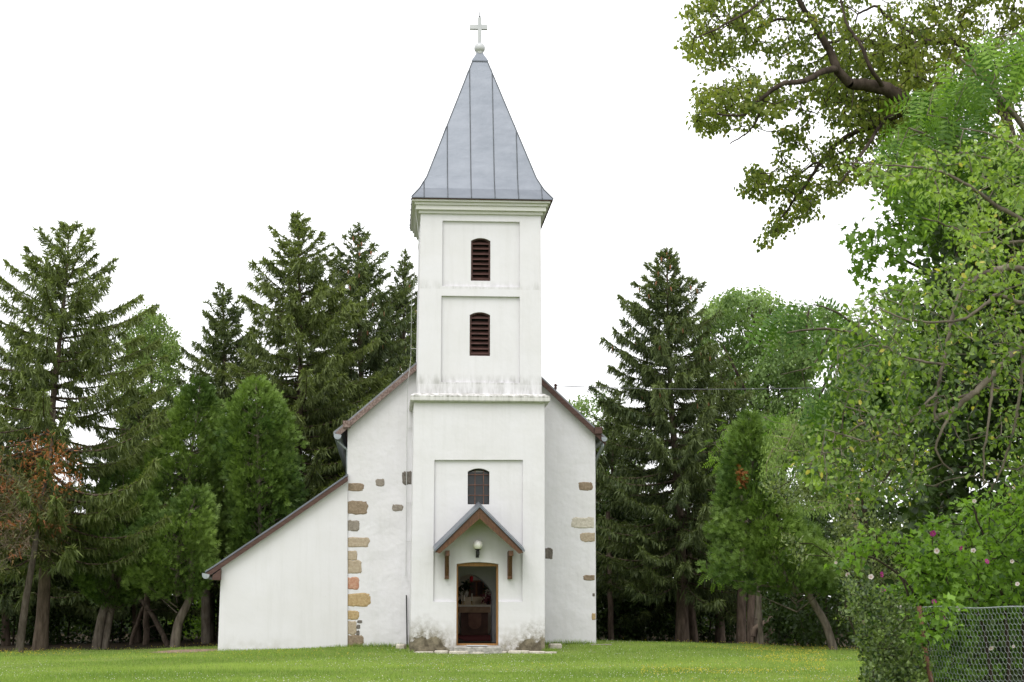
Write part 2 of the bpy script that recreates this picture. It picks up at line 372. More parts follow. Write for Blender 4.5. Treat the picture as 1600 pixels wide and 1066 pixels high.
# shaft
u = bm_new(); sy0 = .13
a, b, c, d = P(652, 618, sy0), P(846.5, 618, sy0), P(845, 326, sy0), P(657.5, 326, sy0)
sd = 3.35
loft(u, [[(a[0], sy0, a[1]), (b[0], sy0, a[1]), (b[0], sd, a[1]), (a[0], sd, a[1])], [(d[0], sy0, c[1]), (c[0], sy0, c[1]), (c[0], sd, c[1]), (d[0], sd, c[1])]])
shaft = obj('tower_shaft', u, M_SHAFT, church)
def louv(x0, y0, x1, y1): q, w = P(x0, y1, sy0), P(x1, y0 + 5, sy0); return q[0], w[0], q[1], w[1]
L1, L2 = louv(736, 371, 766.5, 438), louv(734, 487, 766, 555.5)
cut(shaft, [pr(rect(691, 347, 812, 447, sy0), -1, sy0 + .065), pr(rect(689, 464, 812, 597, sy0), -1, sy0 + .065)] +
           [pr(arched(l[0], l[1], l[2], l[3], .075), -1, sy0 + .3) for l in (L1, L2)])
for l in (L1, L2):
    x0, x1, z0, z1 = l; top = arched(x0 + .003, x1 - .003, z0 + .003, z1, .07); w = .045
    fr = obj('louvre_window', pr(top, sy0 + .1, sy0 + .17), M_MAROON, church)
    cut(fr, [pr(arched(x0 + w, x1 - w, z0 + w, z1 - .02, .06), 0, 1)])
    obj('shade_backing', pr(arched(x0 + .01, x1 - .01, z0 + .01, z1, .05), sy0 + .24, sy0 + .28), M_DARK, fr)  # sheet coloured dark to stand for the shade inside the tower
    n = 8; h = (z1 + .03 - z0 - w) / n
    for i in range(n):
        s = bm_new(); zz = z0 + w + i * h; j = random.uniform(-.012, .012)
        loft(s, [[(xx, sy0 + .08, zz + j), (xx, sy0 + .105, zz + j), (xx, sy0 + .215, zz + h * .78 + j), (xx, sy0 + .195, zz + h * .78 + j)] for xx in (x0 + w * .8, x1 - w * .8)])
        obj('slat', s, M_MAROON, fr)
# ledge between the two stages
lb = bm_new(); q0, q1 = P(641, 628, -.1), P(859.5, 617, -.1)
lx0, lx1 = q0[0], q1[0]; lz0, lz1 = Z(628, -.1), Z(619, -.1)
loft(lb, [[(lx0 + .03, -.1, lz0), (lx1 - .03, -.1, lz0), (lx1 - .03, 2.25, lz0), (lx0 + .03, 2.25, lz0)],
          [(lx0, -.13, lz0 + .03), (lx1, -.13, lz0 + .03), (lx1, 2.25, lz0 + .03), (lx0, 2.25, lz0 + .03)],
          [(lx0, -.13, lz1), (lx1, -.13, lz1), (lx1, 2.25, lz1), (lx0, 2.25, lz1)],
          [(xl1 - .01, .11, lz1 + .09), (xr1 + .01, .11, lz1 + .09), (xr1 + .01, 2.25, lz1 + .09), (xl1 - .01, 2.25, lz1 + .09)]])
obj('ledge', lb, M_LEDGE, church)
# cornice steps and eave
ex0, ex1 = X(643, -.16, 308), X(864.5, -.16, 312); ez = Z(311, -.16)
cz = [(Z(333.5, 0), Z(328.6, 0), .055), (Z(328.6, 0), Z(321.5, 0), .13), (Z(321.5, 0), Z(317, 0), .17), (Z(317, 0), ez - .012, .235)]
for z0, z1, o_ in cz:
    b_ = bm_new(); box(b_, d[0] - o_, c[0] + o_, sy0 - o_, sd + o_, z0, z1 - .001); obj('cornice', b_, M_CORN, church)
obj('eave_board', (lambda b_: (box(b_, ex0 + .012, ex1 - .012, -.145, sd + .28, ez - .01, ez + .012), b_)[1])(bm_new()), M_BROWN, church)
# spire with a bell-cast foot
ey1 = sd + .30; xm, ym = X(749.5, 1.7, 100), (-.16 + ey1) / 2
sk = .135; sp_b = .30
def ring(x0, x1, y0, y1, z): return [(x0, y0, z), (x1, y0, z), (x1, y1, z), (x0, y1, z)]
fx = .46; zkn = Z(277, .3); apex_z = Z(98, ym)
k0 = (ex1 - ex0) / 2; xc = (ex0 + ex1) / 2; yc = ym; hy = (ey1 + .16) / 2
kk = .782
rings = [ring(ex0, ex1, -.16, ey1, ez + .012), ring(ex0, ex1, -.16, ey1, ez + .03), ring(xc - k0 * .88, xc + k0 * .88, yc - hy * .88, yc + hy * .88, ez + .33), ring(xc - k0 * kk, xc + k0 * kk, yc - hy * kk, yc + hy * kk, ez + .68)]
tw = .2; rings.append(ring(xm - tw, xm + tw, ym - tw, ym + tw, apex_z - .02))
sb = bm_new(); loft(sb, rings); spire = obj('spire_roof', sb, M_ZINC, church)
seam = bm_new()
def pt_on(side, s, lev):                         # s in -1..1 along the eave, lev = ring index
    r = rings[lev]; i = {'f': (0, 1), 'r': (1, 2), 'b': (2, 3), 'l': (3, 0)}[side]
    a_, b2 = np.array(r[i[0]]), np.array(r[i[1]]); return a_, b2
nrm = {'f': (0, -1, .25), 'r': (1, 0, .25), 'b': (0, 1, .25), 'l': (-1, 0, .25)}
for side in 'frbl':
    for m in range(1, 7):
        off = (m - 3.5) * (2 * k0 / 6) + .02
        pts = []
        for lev in range(1, 5):
            a_, b2 = pt_on(side, 0, lev); mid = (a_ + b2) / 2; half = np.linalg.norm(b2 - a_) / 2; dirv = unit(b2 - a_)
            if abs(off) <= half - .02: pts.append(mid + dirv * off + np.array(nrm[side]) * .012)
            else:
                a2, b3 = pt_on(side, 0, lev - 1); m0 = (a2 + b3) / 2; h0 = np.linalg.norm(b3 - a2) / 2
                if h0 > abs(off): f_ = (h0 - abs(off)) / (h0 - half); pts.append(m0 + (mid - m0) * f_ + dirv * off + np.array(nrm[side]) * .012)
                break
        if len(pts) > 1: tube(seam, pts, .014, 4)
for i in range(4): tube(seam, [np.array(rings[l][i]) + np.array([0, 0, .01]) for l in range(1, 5)], .016, 4)
obj('standing_seams', seam, M_SEAM, spire)
cp = bm_new(); loft(cp, [ring(xm - .225, xm + .225, ym - .225, ym + .225, apex_z - .04), ring(xm - .225, xm + .225, ym - .225, ym + .225, apex_z), ring(xm - .08, xm + .08, ym - .08, ym + .08, Z(84, ym)), ring(xm - .08, xm + .08, ym - .08, ym + .08, Z(82, ym))])
obj('spire_cap', cp, M_ZINC, church)
bz = Z(75.5, ym); ball = bm_new(); br = .155
lathe(ball, (xm, ym, bz), [(.07, -.2), (.1, -.165), (.105, -.14)] + [(br * math.cos(a_), br * math.sin(a_)) for a_ in np.linspace(-.85, 1.5, 12)], 24)
smooth(obj('ball_finial', ball, M_WHITEPAINT, church))
cr = bm_new(); h = .052
box(cr, xm - h, xm + h, ym - h, ym + h, bz + br - .02, Z(28, ym)); crs = obj('cross', cr, M_WHITEPAINT, church)
ca = bm_new(); az0, az1 = Z(46.3, ym), Z(39.5, ym)
box(ca, X(734, ym, 43), xm - h, ym - h * .96, ym + h * .96, az0, az1); box(ca, xm + h, X(761.5, ym, 43), ym - h * .96, ym + h * .96, az0, az1)
obj('cross_arm', ca, M_WHITEPAINT, crs)
rd = bm_new(); tube(rd, [(xm, ym, Z(28, ym)), (xm, ym, Z(19, ym))], .012, 6); lathe(rd, (xm, ym, Z(26, ym)), [(.01, -.03), (.028, 0), (.01, .03)], 10)
obj('lightning_rod', rd, M_BLACK, crs)

# nave body
YB = 18.5
wl, wr_ = X(542, YF), X(930.5, YF)
ridge = P(741, 489, YF); eaveL = P(543.3, 660, YF); eaveR = P(930, 671, YF)
flL = P(536, 691.5, YF)
nv = pr([(X(540.5, YF), -.5), (X(931, YF), -.5), (eaveR[0], eaveR[1] + .0), ridge, (eaveL[0], eaveL[1])], YF, YB)
nave = obj('nave_wall', nv, M_WALL, church)
cut(nave, [pr([(wl + .6, dz0), (wr_ - .6, dz0), (wr_ - .6, 4.6), (wl + .6, 4.6)], 3.3, YB - .5),
           pr([(xl0 + .02, dz0), (xr0 - .02, dz0), (xr0 - .2, zt - .02), (xl0 + .2, zt - .02)], YF - 1, 3.4)] +
          [(lambda b_: (box(b_, wr_ - 1, wr_ + 1, y_, y_ + 2.6, 1.0, 4.5), b_)[1])(bm_new()) for y_ in (4.4, 8.0, 11.6, 14.8)] + [(lambda b_: (box(b_, wl - 1, wl + 1, y_, y_ + 2.6, 1.0, 4.5), b_)[1])(bm_new()) for y_ in (12.1, 14.8)])  # unseen wide side openings, added to let light into the nave
# nave roof: two slabs, bell-cast at the left eave
def slab(bmx, line, th):                          # line of (x,z) along the top; underside th lower
    prism(bmx, line + [(x_, z_ - th) for x_, z_ in line[::-1]], 2.17, YB + .25)
top = P(741, 487.5, 2.14)
rl = bm_new(); slab(rl, [P(521, 674.5, 2.14), P(541, 658.5, 2.14), P(650, 566, 2.14), top], .07)
obj('nave_roof', rl, M_DARKROOF, church)
rr = bm_new(); slab(rr, [(top[0] + .002, top[1]), P(847, 588.5, 2.14), P(949, 684.5, 2.14)], .07)
obj('nave_roof', rr, M_DARKROOF, church)
def board(pts, name, m, y0=2.11, y1=2.165, th=.16):
    b_ = bm_new(); prism(b_, pts + [(x_, z_ - th) for x_, z_ in pts[::-1]], y0, y1); return obj(name, b_, m, church)
dn = lambda q, k=.025: (q[0], q[1] - k)
board([dn(P(525, 674, 2.11)), dn(P(542, 659.5, 2.11)), dn(P(652, 566.5, 2.11)), dn(P(741, 490, 2.11))], 'bargeboard', M_WEATH, th=.17)
board([dn(P(741.2, 490, 2.11)), dn(P(847, 590.5, 2.11)), dn(P(946.5, 684.5, 2.11))], 'bargeboard', M_BROWN, th=.17)
for q0, q1, q2 in (((X(543.5, YF) - .2, eaveL[1] - .1), (X(543.5, YF), eaveL[1] - .12), 0), ((X(930, YF), eaveR[1] - .08), (X(930, YF) + .2, eaveR[1] - .08), 1)):
    b_ = bm_new(); box(b_, q0[0], q1[0], 2.05, YB, q0[1] - .06, q0[1] + .12); obj('eave_board', b_, M_WEATH if q2 == 0 else M_BROWN, church)
def gutter(cx_, cz_, r, y0, y1):
    b_ = bm_new(); n = 9
    arc = [(cx_ + r * math.cos(a_), cz_ + r * math.sin(a_)) for a_ in np.linspace(math.pi, 2 * math.pi, n)]
    prism(b_, [(cx_ - r, cz_ + .06)] + arc + [(cx_ + r, cz_ + .02), (cx_ + r - .012, cz_ + .02)] + [(cx_ + (r - .012) * math.cos(a_), cz_ + (r - .012) * math.sin(a_)) for a_ in np.linspace(2 * math.pi, math.pi, n)] + [(cx_ - r + .012, cz_ + .06)], y0 + .02, y1)
    prism(b_, [(cx_ - r, cz_ + .06)] + arc + [(cx_ + r, cz_ + .02)], y0, y0 + .018)
    return obj('gutter', b_, M_STEEL, church)
gl = P(527.5, 681, 2.11); gutter(gl[0], gl[1], .10, 2.05, YB)
gr = P(944, 686, 2.11); gutter(gr[0], gr[1], .075, 2.05, YB)
dp = bm_new(); e1 = P(931, 713, 2.5)
tube(dp, [(gr[0], 2.45, gr[1] - .06), (gr[0] - .01, 2.45, gr[1] - .2), (e1[0] + .07, 3.1, e1[1] - .06), (e1[0] + .06, 3.4, e1[1] - .3), (X(931, 2.4) + .05, 3.4, 2.0), (X(931, 2.4) + .05, 3.4, .0)], .045, 10)
smooth(obj('downpipe', dp, M_STEEL, church))
dp = bm_new(); e0 = P(542, 702, 2.5)
tube(dp, [(gl[0], 2.6, gl[1] - .07), (gl[0] + .02, 2.6, gl[1] - .12), (wl - .06, 2.6, e0[1]), (wl - .05, 2.6, e0[1] - .3), (wl - .05, 2.6, Z(748, 2.6))], .04, 10)
smooth(obj('downpipe', dp, M_STEEL, church))
# lean-to wing
YA = 2.26
an = pr([(X(340, YA), -.5), (X(543.2, YA), -.5), P(543.2, 747, YA), P(345.5, 884, YA)], YA, 12)
an_b = pr([P(339.3, 1040, YA), P(543.2, 1040, YA), P(543.2, 746, YA), P(345.5, 883, YA)], YA, 12)
an.free(); obj('side_wing_wall', an_b, M_ANNEX, church)
al = bm_new(); line = [P(320, 892, 2.11), P(333, 884, 2.11), P(440, 812, 2.11), P(543.5, 740, 2.11)]
prism(al, line + [(x_, z_ - .05) for x_, z_ in line[::-1]], 2.17, 12.2); obj('side_wing_roof', al, M_ZINC, church)
board([dn(P(322, 892.5, 2.11), .052), dn(P(334, 884.5, 2.11), .052), dn(P(440, 812.5, 2.11), .052), dn(P(543.5, 741, 2.11), .052)], 'bargeboard', M_BROWN, 2.11, 2.165, .13)
b_ = bm_new(); q0, q1 = P(331, 906, 2.05), P(345, 888, 2.05); prism(b_, [(q0[0], q0[1]), (q1[0], q0[1]), (q1[0], q1[1] - .02), (q0[0] + .02, q0[1] + .12)], 2.05, 12); obj('eave_board', b_, M_BROWN, church)
gg = P(322, 899, 2.11); gutter(gg[0], gg[1], .095, 2.03, 12)

# exposed stones in the render: pixel outlines taken to the wall plane, each a bulging block of its own
def stone(x0, y0, x1, y1, m, Y=YF, rnd=.25, seed=0, square=None):
    r_ = random.Random(int(x0 * 7 + y0)); a_ = at(x0, y1, Y); b2 = at(x1, y0, Y)
    w, h_ = b2[0] - a_[0], b2[2] - a_[2]; cx_, cz_ = (a_[0] + b2[0]) / 2, (a_[2] + b2[2]) / 2; n = 30; pts = []
    for i in range(n):
        th = 2 * math.pi * i / n + r_.uniform(-.06, .06); cc, ss = math.cos(th), math.sin(th); e = .5
        ex = math.copysign(abs(cc) ** e, cc); es = math.copysign(abs(ss) ** e, ss); j = 1 + r_.uniform(-.13, .06)
        if square == 'l' and cc < 0 and abs(ex) > .6: ex, j = -1, 1
        if square == 'r' and cc > 0 and abs(ex) > .6: ex, j = 1, 1
        pts.append((cx_ + ex * w / 2 * j, cz_ + es * h_ / 2 * (1 + r_.uniform(-.14, .06))))
    b_ = bm_new(); loft(b_, [[(x_, Y + .05, z_) for x_, z_ in pts], [(x_, Y - .003, z_) for x_, z_ in pts], [(cx_ + (x_ - cx_) * .84, Y - .013, cz_ + (z_ - cz_) * .82) for x_, z_ in pts]])
    return obj('exposed_stone', b_, STONES[m], church)
for q in ((544,754.5,569,767.5,'brown','l'),(586.5,748,601.5,760,'grey',None),(627.5,736,645.5,758,'dark',None),(543,782.5,575,804,'brown','l'),(612,788,630,799,'grey',None),
          (543,812.5,562,830.5,'grey','l'),(543,839,577.5,855.5,'tan','l'),(543,860,559,876,'tan','l'),(543,875,566,897,'tan','l'),(543,901.5,562,921.5,'red','l'),(543,926.5,580,948,'ochre','l'),
          (543,954,561,969,'ochre','l'),(543,970,558,992,'tan','l'),(543,992,569,1010,'brown','l'),(558,969,566,974,'dark',None),(557,976,563,983,'dark',None),(556.5,985,562,993,'dark',None),
          (903.5,753,926.5,766.5,'brown',None),(892,808,928,826,'pale','r'),(906,832,929.5,847,'tan','r'),(852,856,864,874,'dark','l'),(911,898.5,929,907,'brown','r'),(925.5,927,929.5,932,'dark','r'),(924.5,958,930.5,969,'ochre','r')):
    stone(*q[:5], square=q[5])

# window over the porch
pn = obj('window', pr(arched(wa[0] + .002, wb_[0] - .002, wa[1] + .002, wb_[1], .08), .19, .235), M_BLACK, church)
cut(pn, [pr(arched(wa[0] + .03, wb_[0] - .03, wa[1] + .03, wb_[1] - .02, .06), 0, 1)])
obj('pane', pr([(wa[0] + .02, wa[1] + .02), (wb_[0] - .02, wa[1] + .02), (wb_[0] - .02, wb_[1] + .0), (wa[0] + .02, wb_[1] + .0)], .2, .22), M_PANE, pn)
gb = bm_new()
for px in (741.5, 755): x_ = X(px, .12); tube(gb, [(x_, .12, wa[1] - .01), (x_, .12, wb_[1] + .075)], .008, 6)
for py in (742, 758, 774): z_ = Z(py, .12); tube(gb, [(wa[0] - .02, .132, z_), (wb_[0] + .02, .132, z_)], .008, 6)
obj('grille', gb, M_RUST, pn)

# doorway
dfm = obj('door_frame', pr(arched(dl + .003, dr - .003, dz0 + .004, zs, .04), .2, .3), M_OCHREWOOD, church)
cut(dfm, [pr([(dl + .045, dz0 + .05), (dr - .045, dz0 + .05), (dr - .045, zs - .05), (dl + .045, zs - .05)], 0, 1)])
st = bm_new(); q0, q1 = at(709, 1014, -.32), at(784, 1014, -.32)
loft(st, [[(q0[0], -.34, -.3), (q1[0], -.34, -.3), (q1[0], .19, -.3), (q0[0], .19, -.3)], [(q0[0], -.34, dz0 - .045), (q1[0], -.34, dz0 - .045), (q1[0], .19, dz0 - .03), (q0[0], .19, dz0 - .03)], [(q0[0] + .03, -.32, dz0 - .02), (q1[0] - .03, -.32, dz0 - .02), (q1[0] - .03, .19, dz0 - .004), (q0[0] + .03, .19, dz0 - .004)]])
obj('doorstep', st, M_CONC, church)
b_ = bm_new(); m0 = at(729, 1010, -.1); box(b_, m0[0], m0[0] + .52, -.28, .1, dz0 + .0, dz0 + .012)  # thin pale blue sheet lying on the step
tag(obj('pale_sheet', b_, simple('pale_blue', (.5, .56, .6), (.62, .67, .7), 30, .9)), 'thin pale blue sheet on the concrete doorstep', 'pale_sheet')

# porch canopy
yp = -.62
A0, Lp, Rp = P(749.5, 793, yp), P(679, 862.5, yp), P(819, 863, yp)
def canopy_side(E, A, sgn):
    b_ = bm_new(); n = unit(np.array([-(E[1] - A[1]), (E[0] - A[0])]) * (1 if (E[0] - A[0]) > 0 else -1)); th = .045
    f = [(E[0], yp - .03, E[1]), (A[0], yp - .03, A[1]), (A[0], yp - .03, A[1] + th * 1.35), (E[0] + sgn * .02, yp - .03, E[1] + th)]
    g = [(x_, .04, z_ + .13) for x_, y_, z_ in f]
    loft(b_, [f, g]); return b_
obj('canopy_roof', canopy_side(Lp, (A0[0] - .001, A0[1]), -1), M_ZINC, church)
obj('canopy_roof', canopy_side(Rp, (A0[0] + .001, A0[1]), 1), M_ZINC, church)
def rafter(E, A, y0, y1, th, rise):
    b_ = bm_new(); f = [(E[0], E[1]), (A[0], A[1] - .004), (A[0], A[1] - th * 1.25), (E[0] + (A[0] - E[0]) * .1, E[1] - .035)]
    loft(b_, [[(x_, y0, z_ - .004) for x_, z_ in f], [(x_, y1, z_ - .004 + rise) for x_, z_ in f]]); return b_
obj('rafter', rafter((Lp[0] + .02, Lp[1]), (A0[0] - .002, A0[1]), yp, yp + .07, .225, .013), M_OAK, church)
obj('rafter', rafter((Rp[0] - .02, Rp[1]), (A0[0] + .002, A0[1]), yp, yp + .07, .225, .013), M_OAK, church)
# boarded soffit behind the rafters
for E_, A_ in (((Lp[0] + .03, Lp[1]), (A0[0] - .003, A0[1])), ((Rp[0] - .03, Rp[1]), (A0[0] + .003, A0[1]))):
    b_ = bm_new(); f = [(E_[0], E_[1] - .006), (A_[0], A_[1] - .008), (A_[0], A_[1] - .05), (E_[0], E_[1] - .04)]
    loft(b_, [[(x_, yp + .075, z_ + .01) for x_, z_ in f], [(x_, .03, z_ + .125) for x_, z_ in f]]); obj('soffit_board', b_, M_OAK, church)
for px0, px1 in ((695, 701.5), (793, 800)):
    x0, x1 = X(px0, -.02, 880), X(px1, -.02, 880); zt_, zb_ = Z(862, -.05), Z(905, 0)
    b_ = bm_new(); box(b_, x0, x1, -.10, RD - .005, zb_, zt_); post = obj('bracket', b_, M_OAK, church)
    b_ = bm_new(); box(b_, x0 + .002, x1 - .002, yp + .09, -.1, zt_ - .12, zt_ + .01); obj('arm', b_, M_OAK, post)
    b_ = bm_new(); cv = [(0, -.1), (.16, -.13), (.3, -.22), (.42, -.42)]   # curved strut: z up the post, y outwards
    up_ = [(x0 + .015, -.10, zb_ + .08), (x1 - .015, -.10, zb_ + .08), (x1 - .015, -.10, zb_ + .2), (x0 + .015, -.10, zb_ + .2)]
    md = [(x0 + .015, -.2, zb_ + .26), (x1 - .015, -.2, zb_ + .26), (x1 - .015, -.17, zb_ + .35), (x0 + .015, -.17, zb_ + .35)]
    en = [(x0 + .015, -.42, zt_ - .12), (x1 - .015, -.42, zt_ - .12), (x1 - .015, -.3, zt_ - .12), (x0 + .015, -.3, zt_ - .12)]
    loft(b_, [up_, md, en]); obj('strut', b_, M_OAK, post)
# globe lamp
gx_, gz_ = P(746.5, 851.5, -.12); lp = bm_new()
lathe(lp, (gx_, -.12, gz_ - .24), [(.02, -.06), (.045, 0), (.05, .06), (.035, .075), (.035, .1), (.07, .12), (.075, .135)], 14)
tube(lp, [(gx_, -.12, gz_ - .2), (gx_, -.05, gz_ - .22), (gx_, .05, gz_ - .22)], .02, 8); box(lp, gx_ - .04, gx_ + .04, .03, .059, gz_ - .32, gz_ - .14)
lamp = obj('wall_lamp', lp, M_BLACK, church); b_ = bm_new()
lathe(b_, (gx_, -.12, gz_), [(.125 * math.cos(a_), .125 * math.sin(a_)) for a_ in np.linspace(-1.1, 1.5, 14)], 24); smooth(obj('globe', b_, M_GLOBE, lamp))
# lightning conductor
b_ = bm_new()
tube(b_, [(ex0 + .1, .3, ez - .1), tuple(at(655, 372, .35)), tuple(at(643, 470, 1.2)), tuple(at(642, 560, 1.85)), tuple(at(637, 600, 1.9)), tuple(at(635.5, 700, YF - .05)), tuple(at(634, 900, YF - .05))], .008, 5)
for py in (376, 545): tube(b_, [tuple(at(642, py, 1.2)), tuple(at(658, py, 1.2))], .007, 5)
for py in (669, 786, 846, 908, 970): tube(b_, [tuple(at(635, py, YF - .05)), tuple(at(644, py, YF - .03))], .006, 5)
obj('lightning_conductor', b_, M_CABLE, church)
b_ = bm_new(); tube(b_, [tuple(at(635, 930, YF - .06)), tuple(at(636, 1010, YF - .06))], .016, 8); obj('conductor_sleeve', b_, M_BLACK, church)
# stone apron round the tower foot
def slab_stone(x, y, w, d_, h_, rot, m):
    b_ = bm_new(); n = 9; r_ = random.Random(int(x * 100 + y * 31)); zb_ = float(gz(x, y)[0]); pts = []
    for i in range(n):
        th = 2 * math.pi * i / n + rot; pts.append((x + w * .5 * math.cos(th) * r_.uniform(.8, 1.1), y + d_ * .5 * math.sin(th) * r_.uniform(.8, 1.1)))
    loft(b_, [[(a_, c_, zb_ - .1) for a_, c_ in pts], [(a_, c_, zb_ + h_ * .7) for a_, c_ in pts], [(x + (a_ - x) * .85, y + (c_ - y) * .85, zb_ + h_) for a_, c_ in pts]])
    return b_
xx = xl0 + .1
i_ = 0
ap = bm_new()
while xx < xr0 + .1:
    w_ = random.uniform(.28, .6)
    if not (q0[0] - .2 < xx + w_ / 2 < q1[0] + .2) or True:
        b2 = slab_stone(xx + w_ / 2, -.2 + random.uniform(-.08, .05), w_, random.uniform(.25, .42), random.uniform(.03, .07), 0, None)
        me_ = bpy.data.meshes.new('t'); b2.to_mesh(me_); b2.free(); ap.from_mesh(me_); bpy.data.meshes.remove(me_)
    xx += w_ * .93
kind(obj('stone_apron', ap, STONES['pale']), 'structure')
for (px, py, Y_, w_, h_, lab) in ((868, 1013, 1.2, .35, .12, 'small pale stone lying in the grass at the right foot of the tower'), (938, 1008, 1.9, .75, .04, 'flat grey stone slab in the grass at the right corner of the nave'), (627, 1010, 1.4, .3, .12, 'small pale stone in the grass at the left foot of the tower')):
    g_ = at(px, py, Y_); tag(obj('stone', slab_stone(g_[0], Y_, w_, .3, h_, .3, None), STONES['pale' if 'pale' in lab else 'grey']), lab, 'stone')

# ------------------------------------------------------------------ inside, seen through the open door
b_ = bm_new(); box(b_, -1.19, 1.19, .5, 3.35, dz0 + .001, dz0 + .02); box(b_, wl + .61, wr_ - .61, 3.355, YB - .51, dz0 + .001, dz0 + .02)
kind(obj('floor', b_, simple('stone_floor', (.05, .04, .035), (.09, .075, .06), 3, .6)), 'structure')
YT = 15.0
M_CARPET = simple('red_carpet', (.10, .012, .014), (.15, .02, .02), 40, .95)
b_ = bm_new(); box(b_, X(706, YT), X(778, YT), 5, YT - .35, dz0 + .021, dz0 + .035); tag(obj('carpet', b_, M_CARPET), 'dark red carpet on the church floor before the altar', 'carpet')
zf = dz0 + .02
alt = thing('altar', 'wooden altar table with white cloth seen through the open church door', 'altar', (X(741, YT), YT, zf))
ax0, ax1 = X(716, YT), X(767.5, YT); az = Z(945, YT)
b_ = bm_new(); box(b_, ax0, ax1, YT, YT + .8, az - .07, az); obj('altar_top', b_, simple('linen', (.70, .63, .50), (.78, .70, .57), 6), alt)
b_ = bm_new(); box(b_, ax0 + .03, ax1 - .03, YT + .03, YT + .77, az - .27, az - .071); obj('altar_frieze', b_, simple('pale_timber', (.32, .20, .12), (.42, .28, .17), 5, .6), alt)
b_ = bm_new(); box(b_, ax0 + .1, ax1 - .1, YT + .1, YT + .7, zf + .012, az - .271); obj('altar_front', b_, simple('dark_walnut', (.10, .05, .035), (.15, .08, .055), 5, .5), alt)
b_ = bm_new(); xm2 = X(742, YT); prism(b_, [(xm2 - .22, az - .29), (xm2 - .22, az - .62)] + [(xm2 - .22 * math.cos(a_), az - .62 - .2 * math.sin(a_)) for a_ in np.linspace(.2, math.pi - .2, 9)] + [(xm2 + .22, az - .62), (xm2 + .22, az - .29)], YT + .07, YT + .098); obj('altar_shield', b_, simple('brown_panel', (.20, .10, .07), (.28, .15, .10), 5, .5), alt)
b_ = bm_new(); box(b_, X(723, YT + .5), X(762, YT + .5), YT + .5, YT + .74, az + .001, az + .27); 
gr_ = obj('gradine', b_, simple('cream_gradine', (.62, .50, .35), (.70, .58, .42), 5), alt)
tb = thing('tabernacle', 'tall dark brown wooden tabernacle standing behind the altar', 'tabernacle', (X(742, YT + 1), YT + 1, zf))
b_ = bm_new(); box(b_, X(733, YT + 1), X(757.5, YT + 1), YT + .82, YT + 1.2, zf + .01, Z(907, YT + 1)); obj('cabinet', b_, simple('red_brown_timber', (.20, .085, .04), (.30, .14, .07), 5, .5), tb)
b_ = bm_new(); z0_, z1_ = Z(931, YT + .8), Z(909, YT + .8)
for s in (0, 1): x0_ = X(735 + 11 * s, YT + .8); box(b_, x0_, x0_ + .18, YT + .79, YT + .819, z0_, z1_)
obj('door', b_, M_BROWN, tb)
def vase(px, lab, leafy):
    y_ = YT + .6; g_ = np.array([X(px, y_), y_, az + .272]); v = thing('flower_vase', lab, 'vase', g_)
    b_ = bm_new(); lathe(b_, g_, [(.05, 0), (.07, .08), (.045, .17), (.055, .2)], 14); obj('vase', b_, simple('glazed_vase_%d' % px, (.5, .46, .38), (.6, .55, .46), 5, .3), v)
    n = 60; p_ = g_ + np.array([0, 0, .36]) + RNG.normal(size=(n, 3)) * .1
    obj('foliage', np_mesh('foliage', *inst(HEART, OVAL_F, p_, frames(RNG.normal(size=(n, 3)), RNG), .1, RNG.random(n))), leafy, v)
M_BOUQ = leaf_mat('dark_bouquet', (.02, .035, .018), (.05, .07, .03)); M_BOUQ2 = leaf_mat('red_bouquet', (.12, .02, .03), (.30, .08, .12))
vase(728, 'vase of dark leaves left of the tabernacle behind the altar', M_BOUQ); vase(763, 'vase of dark leaves right of the tabernacle behind the altar', M_BOUQ)
g_ = np.array([X(763.5, YT + .2), YT + .2, az + .001]); v = thing('bouquet', 'low red and pink bouquet at the right end of the altar', 'bouquet', g_)
b_ = bm_new(); lathe(b_, g_, [(.06, 0), (.1, .06), (.11, .1)], 14); obj('bowl', b_, M_BLACK, v); n = 140
p_ = g_ + np.array([0, 0, .2]) + RNG.normal(size=(n, 3)) * np.array([.13, .06, .09]); p_[:, 2] = np.maximum(p_[:, 2], az + .05)
obj('foliage', np_mesh('foliage', *inst(HEART, OVAL_F, p_, frames(RNG.normal(size=(n, 3)), RNG), .08, RNG.random(n))), M_BOUQ2, v)
M_WAX = simple('wax', (.55, .5, .4), (.62, .57, .46), 5, .5); M_BRASS = simple('brass', (.30, .2, .07), (.4, .28, .1), 8, .35, .8)
for px, hh, lab in ((721, .32, 'tallest white candle at the left end of the altar'), (725, .2, 'short white candle second from the left on the altar'), (737, .26, 'white candle near the middle of the altar')):
    g_ = np.array([X(px, YT + .2), YT + .2, az + .001]); v = thing('candle', lab, 'candle', g_, 'candles on the altar')
    b_ = bm_new(); lathe(b_, g_, [(.055, 0), (.05, .02), (.02, .04), (.02, .1), (.04, .12)], 12); obj('candlestick', b_, M_BRASS, v)
    b_ = bm_new(); lathe(b_, g_ + np.array([0, 0, .121]), [(.027, 0), (.027, hh)], 12); obj('wax_stick', b_, M_WAX, v)
g_ = at(736.5, 904, 11); v = thing('sanctuary_lamp', 'small red hanging sanctuary lamp inside the church', 'lamp', g_)
b_ = bm_new(); lathe(b_, g_, [(.02, -.11), (.05, -.07), (.055, .04), (.04, .07)], 12); obj('red_glass', b_, simple('red_glass', (.30, .01, .015), (.38, .015, .02), 5, .2), v)
b_ = bm_new(); tube(b_, [g_ + np.array([0, 0, .07]), (g_[0], g_[1], 4.59)], .006, 5); obj('chain', b_, M_BRASS, v)
b_ = bm_new(); box(b_, wl + .62, wr_ - .62, YB - .56, YB - .505, zf + .02, 4.58); kind(obj('apse_wall', b_, M_INNER), 'structure')

